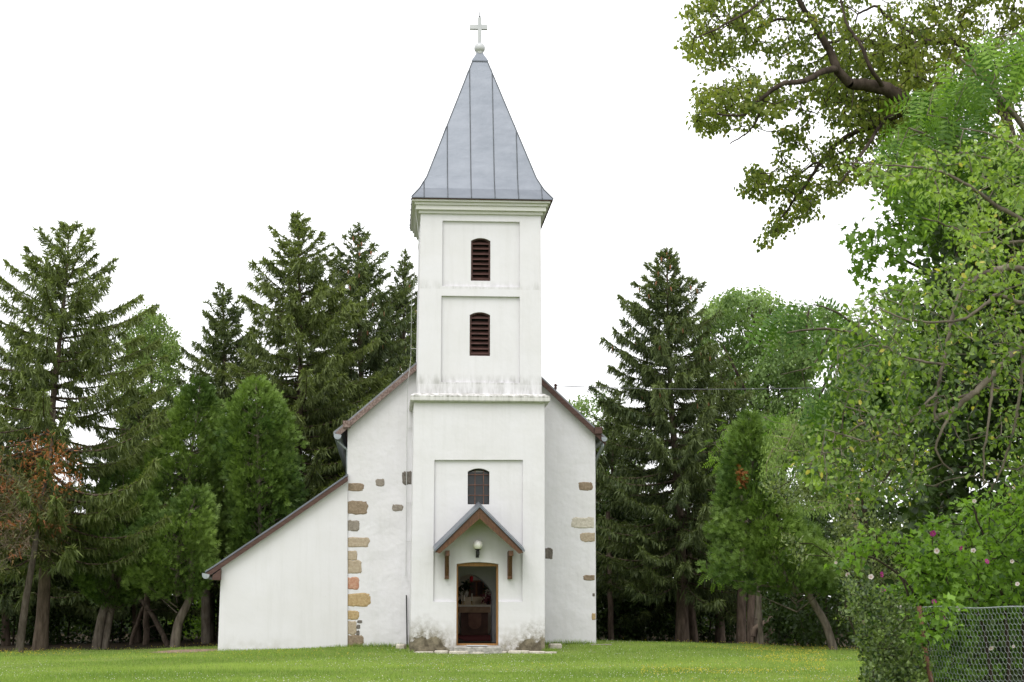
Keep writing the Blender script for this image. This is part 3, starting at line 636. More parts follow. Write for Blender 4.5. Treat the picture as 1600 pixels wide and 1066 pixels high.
# ------------------------------------------------------------------ power line
it = at(868, 603, 4.2)
pw = thing('power_line', 'thin overhead wire running right from a small insulator on the nave roof', 'power line', it)
b_ = bm_new(); lathe(b_, it, [(.03, -.12), (.045, -.05), (.03, -.02), (.05, .02), (.02, .06)], 10); box(b_, it[0] - .16, it[0] + .02, it[1] - .02, it[1] + .02, it[2] - .22, it[2] - .12); obj('insulator', b_, M_BROWN, pw)
b_ = bm_new(); e = at(1720, 572, 9); pts = [(it + (e - it) * s + np.array([0, 0, -.35 * 4 * s * (1 - s)])) for s in np.linspace(0, 1, 24)]
tube(b_, pts, .012, 5); obj('wire', b_, simple('wire_grey', (.06, .06, .065), (.10, .10, .105), 5, .5), pw)
#PLANTS
# ------------------------------------------------------------------ plants
M_BARK = simple('spruce_bark', (.06, .045, .034), (.145, .11, .085), 9, .95, 0, 1.0, (1, 1, .25), .1, .03)
M_BARK2 = simple('grey_bark', (.085, .07, .055), (.20, .17, .135), 8, .95, 0, 1.0, (1, 1, .3), .1, .03)
M_BARKDK = simple('dark_bark', (.028, .021, .016), (.07, .054, .042), 9, .95, 0, 1.0, (1, 1, .3), .1, .03)
M_TWIG = simple('pale_twig', (.13, .10, .07), (.26, .21, .15), 12, .9)
M_SPRUCE_A = leaf_mat('spruce_needles_olive', (.060, .084, .024), (.195, .24, .065), .25)
M_SPRUCE_B = leaf_mat('spruce_needles_dark', (.040, .062, .022), (.150, .19, .06), .22)
M_DRYING = leaf_mat('drying_needles', (.07, .078, .028), (.17, .165, .065), .25, c=(.26, .10, .045))
M_THUJA = leaf_mat('thuja_sprays', (.055, .108, .022), (.20, .30, .062), .28)
M_THUJA2 = leaf_mat('thuja_sprays_light', (.072, .13, .026), (.25, .36, .08), .28)
M_DEADSPRAY = leaf_mat('dead_sprays', (.20, .07, .02), (.36, .14, .045), .2)
M_CONE = simple('cone_scales', (.21, .095, .045), (.32, .16, .08), 30, .8)
M_BIRCH = leaf_mat('birch_leaves', (.09, .15, .035), (.25, .34, .10), .4)
M_LOCUST = leaf_mat('locust_leaves', (.10, .17, .05), (.27, .37, .14), .42)
M_LINDEN = leaf_mat('linden_leaves', (.075, .112, .018), (.26, .295, .065), .55, c=(.30, .27, .07))
M_PINNATE = leaf_mat('pinnate_leaves', (.06, .13, .02), (.25, .40, .06), .48)
M_PINNATE_D = leaf_mat('deep_pinnate_leaves', (.045, .105, .022), (.165, .29, .055), .38)
M_MAPLE = leaf_mat('maple_leaves', (.07, .145, .022), (.19, .31, .05), .48)
M_APPLE = leaf_mat('fruit_tree_leaves', (.038, .080, .012), (.29, .41, .082), .45, .45, .38, c=(.50, .44, .10))
M_HIB = leaf_mat('hibiscus_leaves', (.035, .085, .012), (.24, .40, .06), .45, .35, .45)
M_PRIVET = leaf_mat('privet_leaves', (.035, .062, .016), (.30, .36, .15), .4, .4, .4)
M_COTON = leaf_mat('small_shrub_leaves', (.02, .045, .012), (.18, .245, .07), .3, .4, .4)
M_UNDER = leaf_mat('painted_shade_leaves', (.014, .028, .008), (.055, .09, .022), .35)  # shade under the trees put into this dark leaf colour
M_UNDERL = leaf_mat('painted_light_leaves', (.08, .16, .02), (.24, .36, .06), .55)  # brighter copy: light coming through put into the leaf colour
M_FARW = leaf_mat('far_wood_leaves', (.03, .055, .015), (.10, .15, .04), .4)

def root_of(name, label, cat, base, group=None): return thing(name, label, cat, base, group)
def leaf_obj(name, parts, m, root): return obj(name, np_mesh(name, *merge(parts)), m, root)
def trunk_obj(parts, m, root, name='trunk'): return obj(name, np_mesh(name, *merge(parts), flat=False), m, root)

CONE = None
def cone_mesh(base):
    global CONE
    if CONE is None:
        b = bm_new(); lathe(b, (0, 0, 0), [(.004, .02), (.02, 0), (.032, -.04), (.03, -.09), (.018, -.14), (.004, -.165)], 8)
        CONE = bpy.data.meshes.new('cone'); b.to_mesh(CONE); b.free(); CONE.materials.append(M_CONE)
    return CONE

def spruce(label, px, ptop, pbase, Y, R, z0, m, seed, dens=1.0, lean=0.0, droop=.35, cones=0, group='spruces behind the church', bark=None, top_open=.9, pxb=None, gap=1.0):
    rng = np.random.default_rng(seed)
    tp = at(px, ptop, Y); bs = at(px if pxb is None else pxb, pbase, Y); H = tp[2] - bs[2]
    root = root_of('spruce_tree', label, 'spruce tree', bs, group)
    k = np.linspace(0, 1, 14); ax = bs[None] + (tp - bs)[None] * k[:, None] + np.c_[.12 * np.sin(k * 5 + seed), .1 * np.cos(k * 4 + seed), np.zeros(14)] * (k * (1 - k) * 4)[:, None]
    ax[0, 2] -= .25
    tr = [poly_frusta(ax, np.linspace(H * .0145 + .02, .012, 14) * np.r_[1.25, np.ones(13)], 10)]
    lv, cone_pts = [], []
    zz = z0
    while zz < H - .15:
        t = (zz - z0) / (H - z0); L0 = R * (1 - t) ** top_open + .07
        if t > .9: L0 *= .25 + .75 * (1 - t) / .1
        if t < .12: L0 *= .75 + 2 * t
        nb = rng.integers(5, 8) if t < .86 else rng.integers(3, 6); a0 = rng.random() * 6.28
        for j in range(nb):
            L = L0 * rng.uniform(.55, 1.2); az = a0 + j * 6.283 / nb + rng.normal() * .25
            el = math.radians(np.interp(t, [0, .5, .85, 1], [-6, 8, 32, 58]) + rng.normal() * 6)
            s = np.linspace(0, 1, 8); hz = L * s * math.cos(el)
            vz = L * (math.sin(el) * s - droop * (1 - t) * (s - .95 * s ** 2.4) + .08 * s ** 3)
            o = np.array([np.interp(zz / H, k, ax[:, i]) for i in range(3)])
            dirh = np.array([math.cos(az), math.sin(az), 0]); side = np.array([-math.sin(az), math.cos(az), 0])
            bp = o[None] + dirh[None] * hz[:, None] + np.array([0, 0, 1.])[None] * (vz + rng.normal() * .05)[:, None] + side[None] * (rng.normal() * .1 * L * s ** 2)[:, None]
            rr = (.010 * L + .007) * (1 - .8 * s); tr.append(poly_frusta(bp, rr, 4))
            nt = int(L / .065 * dens * (1 if t < .7 else .8)) + (5 if t < .85 else 1)
            sp = rng.random(nt) ** .8 * .92 + .08; sp[:2] = .97
            idx = sp * 7; p0 = np.stack([np.interp(idx, np.arange(8), bp[:, i]) for i in range(3)], 1)
            fw = unit(np.gradient(bp, axis=0)); f = np.stack([np.interp(idx, np.arange(8), fw[:, i]) for i in range(3)], 1)
            sg = rng.choice([-1, 1], nt)[:, None]
            tl = (.12 + .42 * (1 - sp) ** .7 * min(1, L / 1.6)) * rng.uniform(.6, 1.25, nt)
            td = unit(f * .75 + side[None] * sg * rng.uniform(.45, .95, (nt, 1)) + np.array([0, 0, -.18 * droop / .35]))
            q = 9; u_ = np.tile(np.arange(1, q + 1) / q, (nt, 1)) * rng.uniform(.85, 1, (nt, q))
            pp = (p0[:, None] + td[:, None] * (u_ * tl[:, None])[..., None] + np.array([0, 0, -.16])[None, None] * (u_ ** 2 * tl[:, None])[..., None]).reshape(-1, 3)
            dd = np.repeat(td, q, 0)
            hang = rng.random(len(pp)) < np.interp(t, [0, .6, 1], [.62, .5, .12])
            dd = unit(dd + rng.normal(size=dd.shape) * .38 + np.where(hang[:, None], np.array([0, 0, -1.7]), np.array([0, 0, .12])))
            ln = np.where(hang, rng.uniform(.14, .34, len(pp)) * (1 if t < .8 else .6), rng.uniform(.11, .2, len(pp)))
            ct = rng.normal() * .13
            ti = .42 + ct + rng.normal(size=len(pp)) * .16 + np.where(hang, -.12, .13) + .25 * np.repeat(sp, q) ** 3
            lv.append(inst(STRIP, STRIP_F, pp, frames(dd, rng), ln, ti, ln * .0 + rng.uniform(.026, .046, len(pp))))
            nm = int(L / .02 * dens); sm = rng.random(nm) * .95 + .05; im = sm * 7                # needles along the limb itself
            pm = np.stack([np.interp(im, np.arange(8), bp[:, i]) for i in range(3)], 1); fm = np.stack([np.interp(im, np.arange(8), fw[:, i]) for i in range(3)], 1)
            lv.append(inst(STRIP, STRIP_F, pm, frames(fm + rng.normal(size=pm.shape) * .55 + np.array([0, 0, .1]), rng), rng.uniform(.09, .17, nm), .5 + ct + rng.normal(size=nm) * .16, rng.uniform(.024, .038, nm)))
            if t > .45 and rng.random() < .6: cone_pts.append(bp[6] + np.array([0, 0, -.05]))
        zz += rng.uniform(.75, 1.2) * gap * np.interp(t, [0, .7, 1], [.36, .30, .2])
    nm = 34; pm = ax[-1] - np.c_[np.zeros((nm, 2)), rng.random(nm) * .9]
    lv.append(inst(STRIP, STRIP_F, pm, frames(rng.normal(size=(nm, 3)) * .5 + np.array([0, 0, 1.]), rng), .10, rng.random(nm) * .4 + .4, .035))
    trunk_obj(tr, bark or M_BARK, root); leaf_obj('crown', lv, m, root)
    if cones:
        cp_ = np.array(cone_pts); cam_ = np.array([CX, -D, EYE]); front = cp_[np.argsort(cp_[:, 1] + rng.normal(size=len(cp_)) * .6)][:cones]
        me = cone_mesh(bs)
        for q_ in front:
            o = bpy.data.objects.new('cone', me); COL.objects.link(o); o.parent = root
            o.location = tuple(float(c) for c in (q_ - bs)); o.rotation_euler = (rng.normal() * .15, rng.normal() * .15, rng.random() * 6)
    return root

def value_noise(p, f, seed):
    r = np.random.default_rng(seed); out = np.zeros(len(p))
    for _ in range(6):
        w = r.normal(size=3); w = w / np.linalg.norm(w) * f * r.uniform(.6, 1.6); out += np.sin(p @ w + r.random() * 6.28)
    return out / 2.4

def thuja(label, prof, Y, pbase, m, seed, depth=1.0, dens=1.0, group='thujas by the lawn', trunks=(), bark=None, name='thuja_tree', dead=None, cat='thuja'):
    """prof: list of (py, px_left, px_right) outline rows; the crown is round in plan with that width"""
    rng = np.random.default_rng(seed); prof = sorted(prof)
    bs = at(pbase[0], pbase[1], Y); root = root_of(name, label, cat, bs, group)
    rows = [(at((l + r) / 2, py, Y), (at(r, py, Y)[0] - at(l, py, Y)[0]) / 2) for py, l, r in prof]
    zs_ = np.array([c[2] for c, _ in rows])[::-1]; xs_ = np.array([c[0] for c, _ in rows])[::-1]; rs_ = np.array([r for _, r in rows])[::-1]
    area = np.trapz(rs_, zs_) * 6.28 * depth; n = int(area * 50 * dens)
    wz = np.linspace(zs_[0], zs_[-1], 200); pw = np.interp(wz, zs_, rs_) + .12; pw /= pw.sum()
    z = rng.choice(wz, n, p=pw) + rng.normal(size=n) * .04; th = rng.random(n) * 6.283
    r0 = np.interp(z, zs_, rs_)
    base = np.stack([np.cos(th), np.sin(th), z * .6], 1)
    lump = 1 + .30 * value_noise(np.c_[base[:, :2] * 1.6, z], 2.2, seed) + .10 * value_noise(np.c_[base[:, :2] * 3, z * 2], 3.2, seed + 1)
    rad = r0 * lump * rng.uniform(.62, 1.03, n) ** .6 * np.where(rng.random(n) < .10, rng.uniform(1.05, 1.28, n), 1)
    c = np.stack([np.interp(z, zs_, xs_) + rad * np.cos(th), Y + rad * np.sin(th) * depth, z], 1)
    outd = np.stack([np.cos(th), np.sin(th), np.full(n, .75)], 1)
    # each clump is a bunch of flat sprays
    q = 12; pos = np.repeat(c, q, 0) + rng.normal(size=(n * q, 3)) * .07
    d = unit(np.repeat(outd, q, 0) + rng.normal(size=(n * q, 3)) * .5)
    ti = np.repeat(.42 + rng.normal(size=n) * .13 + .28 * value_noise(c, 2.5, seed + 2), q) + rng.normal(size=n * q) * .12
    tang = unit(np.cross(np.repeat(outd, q, 0), np.array([0, 0, 1.])) + rng.normal(size=(n * q, 3)) * .5)
    lv = [inst(SPRAY, SPRAY_F, pos, frames(d, rng, tang), rng.uniform(.12, .24, n * q), ti)]
    tr = []
    for pts, r0_, r1_ in trunks:
        p = spline([at(px, py, Y + dy) for px, py, dy in pts], 5); p[0, 2] -= .2; tr.append(poly_frusta(p, np.linspace(r0_, r1_, len(p)), 9))
    axp = np.stack([xs_, np.full(len(xs_), Y), zs_], 1); tr.append(poly_frusta(axp, np.linspace(.09, .02, len(axp)), 6))
    nb = int(60 * dens); ib = rng.choice(n, nb); zc_ = c[ib, 2] - rng.uniform(.2, .6, nb)
    a_ = np.stack([np.interp(zc_, zs_, xs_), np.full(nb, Y), zc_], 1); tr.append(frusta(a_, c[ib], np.full(nb, .022), np.full(nb, .006), 4))
    trunk_obj(tr, bark or M_BARK2, root); leaf_obj('crown', lv, m, root)
    if dead:
        px, py, rr_ = dead; g = at(px, py, Y); k = np.argmin(np.abs(zs_ - g[2])); rad = float(np.interp(g[2], zs_, rs_)); xc_ = float(np.interp(g[2], zs_, xs_))
        yy = Y - math.sqrt(max(.05, (rad * 1.02) ** 2 - (g[0] - xc_) ** 2)) * depth
        nn = 110; pp = np.array([g[0], yy, g[2]]) + rng.normal(size=(nn, 3)) * rr_ * np.array([.7, .5, 1.2])
        o = leaf_obj('dead_branch', [inst(SPRAY, SPRAY_F, pp, frames(rng.normal(size=(nn, 3)) * .6 + np.array([0, -.6, -.1]), rng), .15, rng.random(nn))], M_DEADSPRAY, root)
        o['label'] = 'orange brown dead branch'
    return root

def in_poly(px, py, poly):
    ins = np.zeros(len(px), bool); n = len(poly)
    for i in range(n):
        x1, y1 = poly[i]; x2, y2 = poly[(i + 1) % n]
        c = ((y1 > py) != (y2 > py)) & (px < (x2 - x1) * (py - y1) / ((y2 - y1) or 1e-9) + x1); ins ^= c
    return ins
def region(poly, n, Y0, Y1, rng, gap=.0, gf=1.6, seed=0):
    a = np.array(poly, float); lo, hi = a.min(0), a.max(0); out = []
    while sum(len(o) for o in out) < n:
        p = rng.uniform(lo, hi, (n * 3, 2)); p = p[in_poly(p[:, 0], p[:, 1], poly)]; Yv = rng.uniform(Y0, Y1, len(p))
        w = np.array([at(q[0], q[1], y) for q, y in zip(p, Yv)]).reshape(-1, 3)
        if gap: w = w[value_noise(w, gf, seed + 5) > gap]
        out.append(w)
    return np.concatenate(out)[:n]
def colony(limbs, clusters, rng, step=.25, sag=.0, rtip=.004, expo=.45):
    """limbs: list of (points, radii); every cluster is tied to the nearest wood already grown"""
    P_, R_, par = [], [], []
    for pts, rs in limbs:
        for i, (p, r) in enumerate(zip(pts, rs)): P_.append(p); R_.append(r); par.append(-1)
    nl = len(P_); P_ = [np.asarray(p, float) for p in P_]
    L = np.array(P_); dist = np.min(np.linalg.norm(clusters[:, None] - L[None], axis=2), axis=1); order = np.argsort(dist)
    cap = nl + len(clusters) * 40; A = np.zeros((cap, 3)); A[:nl] = L; cnt = nl; parent = np.full(cap, -1); dep = np.zeros(cap)
    for ci in order:
        c = clusters[ci]; dd = np.linalg.norm(A[:cnt] - c, axis=1) + .10 * dep[:cnt]; j = int(np.argmin(dd)); v = c - A[j]; l = np.linalg.norm(v)
        k = max(1, min(12, int(l / step))); prev = j
        for i in range(1, k + 1):
            s = i / k; p = A[j] + v * s + rng.normal(size=3) * .05 * l * (1 if i < k else 0) * .6 + np.array([0, 0, sag * l * 4 * s * (1 - s)])
            A[cnt] = p; parent[cnt] = prev; dep[cnt] = dep[prev] + l / k; prev = cnt; cnt += 1
            if cnt >= cap: break
    A = A[:cnt]; parent = parent[:cnt]; w = np.ones(cnt)
    for i in range(cnt - 1, nl - 1, -1):
        if parent[i] >= nl: w[parent[i]] += w[i] * .6
    rad = rtip * w ** expo; e = np.arange(nl, cnt)
    r0 = np.where(parent[e] >= nl, rad[np.maximum(parent[e], 0)], rad[e] * 1.15)
    parts = [frusta(A[parent[e]], A[e], r0, rad[e], 4)]
    for pts, rs in limbs: parts.append(poly_frusta(pts, rs, 9))
    return parts, A[nl:]
def limb(pts, r0, r1, k=6, rng=None, wob=.0):
    p = spline([at(*q) for q in pts], k)
    if rng is not None: p[1:-1] += rng.normal(size=(len(p) - 2, 3)) * wob
    return p, np.linspace(r0, r1, len(p))
def leaves(cl, rng, n, sig, tv, tf, size, down=.3, out=None, var=.3, tint=(.45, .16, .14), seed=0, flat=.6, wide=1.0):
    c = np.repeat(cl, n, 0); off = unit(rng.normal(size=c.shape)) * rng.random((len(c), 1)) ** .5 * np.array([1.6, 1.6, 1.3]) * sig
    pos = c + off; d = unit(off + rng.normal(size=c.shape) * sig * .8 + np.array([0, 0, -down * sig * 2]))
    up = unit(np.array([0, 0, flat]) + rng.normal(size=c.shape) * .55)
    z = unit(up - d * (up * d).sum(1, keepdims=True)); x = np.cross(d, z); sz = size * rng.uniform(1 - var, 1 + var, len(c))
    ti = np.repeat(tint[0] + rng.normal(size=len(cl)) * tint[1] + .15 * value_noise(cl, 1.5, seed), n) + rng.normal(size=len(c)) * tint[2]
    ti = np.clip(ti, 0, .92); ti[rng.random(len(ti)) < .015] = 1
    return inst(tv, tf, pos, (x, d, z), sz, ti, sz * wide)
def broadleaf(name, label, cat, base, limbs, regs, leaf, m, bark, seed, group=None, rtip=.004, step=.25, sag=0.0, extra=None, crown='crown', wood='trunk'):
    rng = np.random.default_rng(seed); root = root_of(name, label, cat, base, group)
    cl = np.concatenate([region(p, n, y0, y1, rng, gap, gf, seed) for p, n, y0, y1, gap, gf in regs])
    parts, nodes = colony(limbs, cl, rng, step, sag, rtip)
    trunk_obj(parts, bark, root, wood)
    lv = [leaves(cl, rng, seed=seed, **leaf)]
    if extra: lv.append(leaves(nodes[rng.random(len(nodes)) < extra], rng, seed=seed, **{**leaf, 'n': max(1, leaf['n'] // 4), 'sig': leaf['sig'] * .7}))
    leaf_obj(crown, lv, m, root)
    return root, cl

# --- spruces
spruce('broad olive green spruce at the far left with long drooping branches', 108, 352, 1017, 7.5, 4.7, 3.0, M_SPRUCE_A, 21, 1.15, droop=.45, pxb=62, top_open=.66, gap=1.15)
spruce('small open topped spruce behind the two tall thujas', 348, 442, 1003, 17, 3.3, 2.2, M_SPRUCE_B, 22, 1.0, cones=10, top_open=.72)
spruce('tallest olive spruce left of the church', 465, 330, 1003, 14, 4.8, 2.0, M_SPRUCE_A, 23, 1.2, droop=.35, top_open=.75)
spruce('dark spruce hung with cones next to the tallest spruce', 560, 348, 1003, 17, 4.7, 2.0, M_SPRUCE_B, 24, 1.0, cones=26, droop=.4, top_open=.8)
spruce('slim spruce whose tip shows just left of the tower', 633, 392, 1003, 21, 3.5, 2.0, M_SPRUCE_B, 25, 1.0, cones=18, top_open=.8)
spruce('large dark spruce with hanging cones right of the church', 1042, 388, 1004, 14, 4.1, 2.1, M_SPRUCE_B, 26, 1.4, cones=40, droop=.38, pxb=1066, top_open=.7)
spruce('dark low spruce behind the right corner of the nave', 960, 620, 1003, 20, 3.2, 1.0, M_SPRUCE_B, 27, 1.1, top_open=.7)
spruce('shaded spruce between the large spruce and the right thuja', 1125, 560, 1004, 17, 2.8, 1.6, M_SPRUCE_B, 28, 1.1, top_open=.7)
spruce('shaded spruce behind the first two thujas at left', 215, 610, 1006, 15, 3.0, 1.4, M_SPRUCE_B, 29, 1.1, top_open=.65)
spruce('shaded spruce at the left edge behind the dying conifer', 10, 620, 1010, 14, 3.4, 1.5, M_SPRUCE_B, 30, 1.0, top_open=.65)
spruce('shaded spruce rising behind the lean-to wing', 505, 580, 1003, 20, 3.2, 1.0, M_SPRUCE_B, 31, 1.1, top_open=.65)
# --- drying conifer at the left
rng = np.random.default_rng(40)
bs = at(30, 1019, 5); root = root_of('drying_conifer', 'leaning half dead conifer with brown twigs at the left edge', 'conifer', bs)
ln_ = limb([(30, 1019, 5), (40, 940, 5), (52, 870, 5), (66, 780, 5.2), (80, 700, 5.3), (86, 640, 5.4)], .12, .03)
cl = np.concatenate([region([(-60, 700), (40, 690), (100, 720), (150, 760), (190, 820), (120, 860), (20, 850), (-60, 890)], 260, 3.6, 6.6, rng, .15, 1.8, 3), region([(-60, 700), (30, 720), (60, 860), (-60, 920)], 90, 3.4, 6.6, rng)])
parts, nodes = colony([ln_], cl, rng, .3, -.08, .005); trunk_obj(parts, M_BARK2, root)
q = 26; pos_ = np.repeat(cl, q, 0) + rng.normal(size=(len(cl) * q, 3)) * np.array([.24, .24, .09])
brown = np.repeat(np.where((rng.random(len(cl)) < .3), 1.0, .4), q)
leaf_obj('crown', [inst(TUFT, TUFT_F, pos_, frames(rng.normal(size=pos_.shape) + np.array([0, 0, -.3]), rng), rng.uniform(.1, .2, len(pos_)), brown + rng.normal(size=len(pos_)) * .15)], M_DRYING, root)
cl2 = region([(-60, 760), (30, 770), (55, 850), (-20, 900), (-60, 900)], 200, 3.6, 5.6, rng); parts, nodes = colony([ln_], cl2, rng, .14, .05, .003)
pq = np.repeat(nodes, 3, 0); dq = unit(rng.normal(size=pq.shape)); parts.append(frusta(pq, pq + dq * .22, np.full(len(pq), .004), np.full(len(pq), .0025), 3))
o = trunk_obj(parts, simple('dead_twigs', (.17, .12, .085), (.30, .23, .17), 9, .9), root, 'dead_twigs')
spr = region([(20, 690), (110, 690), (130, 760), (60, 780)], 40, 4.0, 6.5, rng); n_ = 16
pz = np.repeat(spr, n_, 0) + rng.normal(size=(len(spr) * n_, 3)) * .16
leaf_obj('dead_branch', [inst(TUFT, TUFT_F, pz, frames(rng.normal(size=pz.shape), rng), .15, rng.random(len(pz)))], M_DEADSPRAY, root)['label'] = 'rust brown dead needles'

# --- thujas, left
thuja('pale green pointed thuja third from the left of the thujas', [(598, 305, 320), (640, 275, 345), (700, 245, 355), (760, 225, 360), (820, 235, 360), (870, 250, 350)], 11.5, (318, 1006), M_THUJA2, 51, trunks=[([(322, 1004, 0), (320, 900, 0), (312, 800, 0)], .16, .1)])
thuja('dense dark green thuja beside the roof of the lean-to wing', [(596, 392, 408), (640, 355, 445), (700, 345, 462), (780, 340, 470), (850, 345, 470), (930, 350, 460)], 9.5, (410, 1006), M_THUJA, 52, trunks=[([(410, 1006, 0), (408, 920, 0)], .16, .1)])
thuja('low bushy thuja with a double leaning trunk at the left', [(742, 170, 215), (780, 145, 240), (830, 130, 248), (880, 128, 245), (925, 135, 215), (945, 160, 190)], 8.5, (155, 1010), M_THUJA, 53, trunks=[([(150, 1011, 0), (160, 960, 0), (175, 915, 0), (190, 830, 0)], .15, .08), ([(163, 1010, .1), (172, 960, .1), (184, 910, .1), (200, 840, .1)], .13, .07)])
thuja('rounded thuja on a slanting trunk in front of the lean-to corner', [(768, 300, 318), (800, 258, 335), (840, 225, 345), (880, 212, 342), (910, 225, 325), (932, 250, 305)], 7.5, (275, 1007), M_THUJA2, 54, trunks=[([(273, 1007, 0), (280, 970, 0), (297, 930, 0), (300, 860, 0)], .16, .08)])
# --- thuja, right, on a leaning trunk
thuja('tall narrow thuja with an orange dead branch at the right', [(648, 1168, 1180), (680, 1150, 1195), (740, 1140, 1215), (800, 1138, 1250), (860, 1142, 1285), (900, 1150, 1300), (925, 1200, 1290)], 2.5, (1303, 1016), M_THUJA, 55, trunks=[([(1303, 1016, 0), (1290, 975, 0), (1270, 940, 0), (1250, 905, 0), (1225, 840, 0), (1195, 760, 0)], .12, .06)], dens=1.15, dead=(1152, 748, .09))

# --- light broadleaved trees behind
broadleaf('birch_tree', 'light green drooping birch between the left spruces', 'birch tree', at(240, 1004, 19), [limb([(240, 1004, 19), (238, 800, 19), (236, 640, 19), (238, 500, 19)], .13, .02)],
          [([(225, 482), (245, 480), (275, 520), (284, 580), (270, 680), (240, 760), (200, 740), (185, 620), (190, 520)], 520, 17.3, 20.7, 0, 1)], dict(n=46, sig=.16, tv=OVAL, tf=OVAL_F, size=.085, down=1.2, wide=1.3), M_BIRCH, M_BARK2, 61, rtip=.006)
broadleaf('locust_tree', 'tall pale green locust tree behind the dark spruce', 'locust tree', at(1215, 1004, 19), [limb([(1215, 1004, 19), (1212, 800, 19), (1200, 640, 19), (1190, 540, 19), (1170, 480, 19)], .22, .03), limb([(1212, 800, 19), (1240, 650, 19), (1255, 540, 18), (1265, 480, 18)], .14, .03), limb([(1205, 690, 19), (1165, 610, 18), (1130, 540, 18)], .1, .03), limb([(1225, 700, 19), (1290, 600, 19), (1310, 520, 19)], .1, .03)],
          [([(1088, 520), (1105, 475), (1150, 455), (1200, 458), (1232, 448), (1285, 476), (1340, 500), (1390, 560), (1370, 680), (1250, 720), (1120, 720), (1095, 700), (1130, 650), (1080, 570)], 950, 16, 22, -.35, 1.3)],
          dict(n=44, sig=.23, tv=OVAL, tf=OVAL_F, size=.13, tint=(.45, .24, .13), down=.9, wide=1.2), M_LOCUST, M_BARKDK, 62, rtip=.008)
broadleaf('young_locust_tree', 'young yellow green locust leaning out between spruce and thuja', 'locust tree', at(1190, 1006, 6), [limb([(1190, 1006, 6), (1180, 880, 6), (1160, 780, 6), (1135, 710, 5.8)], .08, .02)],
          [([(1095, 700), (1130, 672), (1200, 640), (1240, 660), (1200, 740), (1150, 740), (1105, 725)], 60, 5, 7, 0, 1), ([(1100, 850), (1140, 830), (1150, 880), (1120, 910), (1090, 880)], 12, 5.4, 6.4, 0, 1)], dict(n=5, sig=.16, tv=PIN, tf=PIN_F, size=.32, down=.7, wide=1.0), M_PINNATE, M_BARK2, 63, rtip=.006)
broadleaf('willow_tree', 'fine leaved yellow green willow beyond the right hand thuja', 'willow tree', at(1355, 1014, -2), [limb([(1355, 1016, -2), (1345, 850, -2), (1300, 720, -2), (1262, 650, -2)], .11, .02), limb([(1330, 790, -2), (1310, 700, -1.5), (1318, 650, -1.5)], .06, .015)],
          [([(1190, 700), (1215, 650), (1260, 626), (1340, 628), (1390, 700), (1390, 800), (1250, 800), (1195, 760)], 380, -4, 0, -.2, 2)], dict(n=34, sig=.16, tv=OVAL, tf=OVAL_F, size=.07, down=1.6, wide=.8), M_BIRCH, M_TWIG, 64, rtip=.005)
broadleaf('broadleaf_tree', 'pale leafy tree peeping out behind the right nave gutter', 'tree', at(925, 1003, 25), [limb([(925, 1003, 25), (925, 800, 25), (928, 660, 25)], .14, .03)],
          [([(892, 650), (905, 628), (935, 618), (975, 640), (1000, 720), (980, 860), (920, 880), (880, 760)], 260, 23, 27, 0, 1)], dict(n=40, sig=.28, tv=OVAL, tf=OVAL_F, size=.11, down=.5, wide=1.4), M_LOCUST, M_BARK2, 65, rtip=.007)

# --- dark trunks under the right trees
rng = np.random.default_rng(70)
for pts, r, lab in (([(1158, 1005, 13), (1160, 900, 13), (1164, 780, 13)], .16, 'thick dark trunk left in the cluster of bare trunks at the right'), ([(1172, 1005, 12.5), (1176, 900, 12.6), (1184, 780, 12.7)], .13, 'middle dark trunk in the cluster of bare trunks at the right'), ([(1182, 1006, 12), (1186, 920, 12), (1190, 800, 12)], .10, 'slim brown trunk right in the cluster of bare trunks'),
                    ([(1176, 985, 11.8), (1205, 965, 12), (1225, 940, 12.5)], .09, 'slanting dead trunk propped beside the cluster of bare trunks'), ([(1204, 1005, 13), (1208, 930, 13), (1210, 820, 13)], .11, 'dark trunk standing right of the trunk cluster'), ([(955, 1003, 17), (953, 900, 17), (950, 800, 17)], .1, 'thin dark trunk close to the right corner of the nave'),
                    ([(1085, 1004, 16), (1078, 900, 16), (1074, 780, 16)], .14, 'dark trunk directly behind the large right spruce'),
                    ([(325, 1000, 16), (326, 930, 16), (330, 820, 16)], .23, 'stout pale trunk behind the corner of the lean-to'), ([(228, 1004, 12), (230, 900, 12), (234, 790, 12)], .1, 'upright dark trunk between the two left thujas'), ([(262, 1007, 9.8), (240, 965, 10.4), (215, 930, 11)], .08, 'dead trunk slanting left beside the rounded thuja'), ([(205, 1003, 12.5), (216, 970, 12.3), (231, 930, 12)], .07, 'thin dark trunk slanting right between the left thujas')):
    bs = at(*pts[0]); root = root_of('bare_trunk', lab, 'tree trunk', bs, 'dark trunks under the trees')
    p = spline([at(*q) for q in pts], 8); p[0, 2] -= .2; p[1:] += rng.normal(size=(len(p) - 1, 3)) * .008
    parts = [poly_frusta(p, np.linspace(r * 1.1, r * .75, len(p)), 9)]
    for j in range(5):
        i = rng.integers(len(p) // 3, len(p)); d = unit(rng.normal(size=3) * np.array([1, 1, .3])); e = p[i] + d * rng.uniform(.15, .5); parts.append(frusta([p[i]], [e], [.018], [.008], 5))
    trunk_obj(parts, M_BARK2 if 'pale' in lab or 'brown' in lab else M_BARK, root)

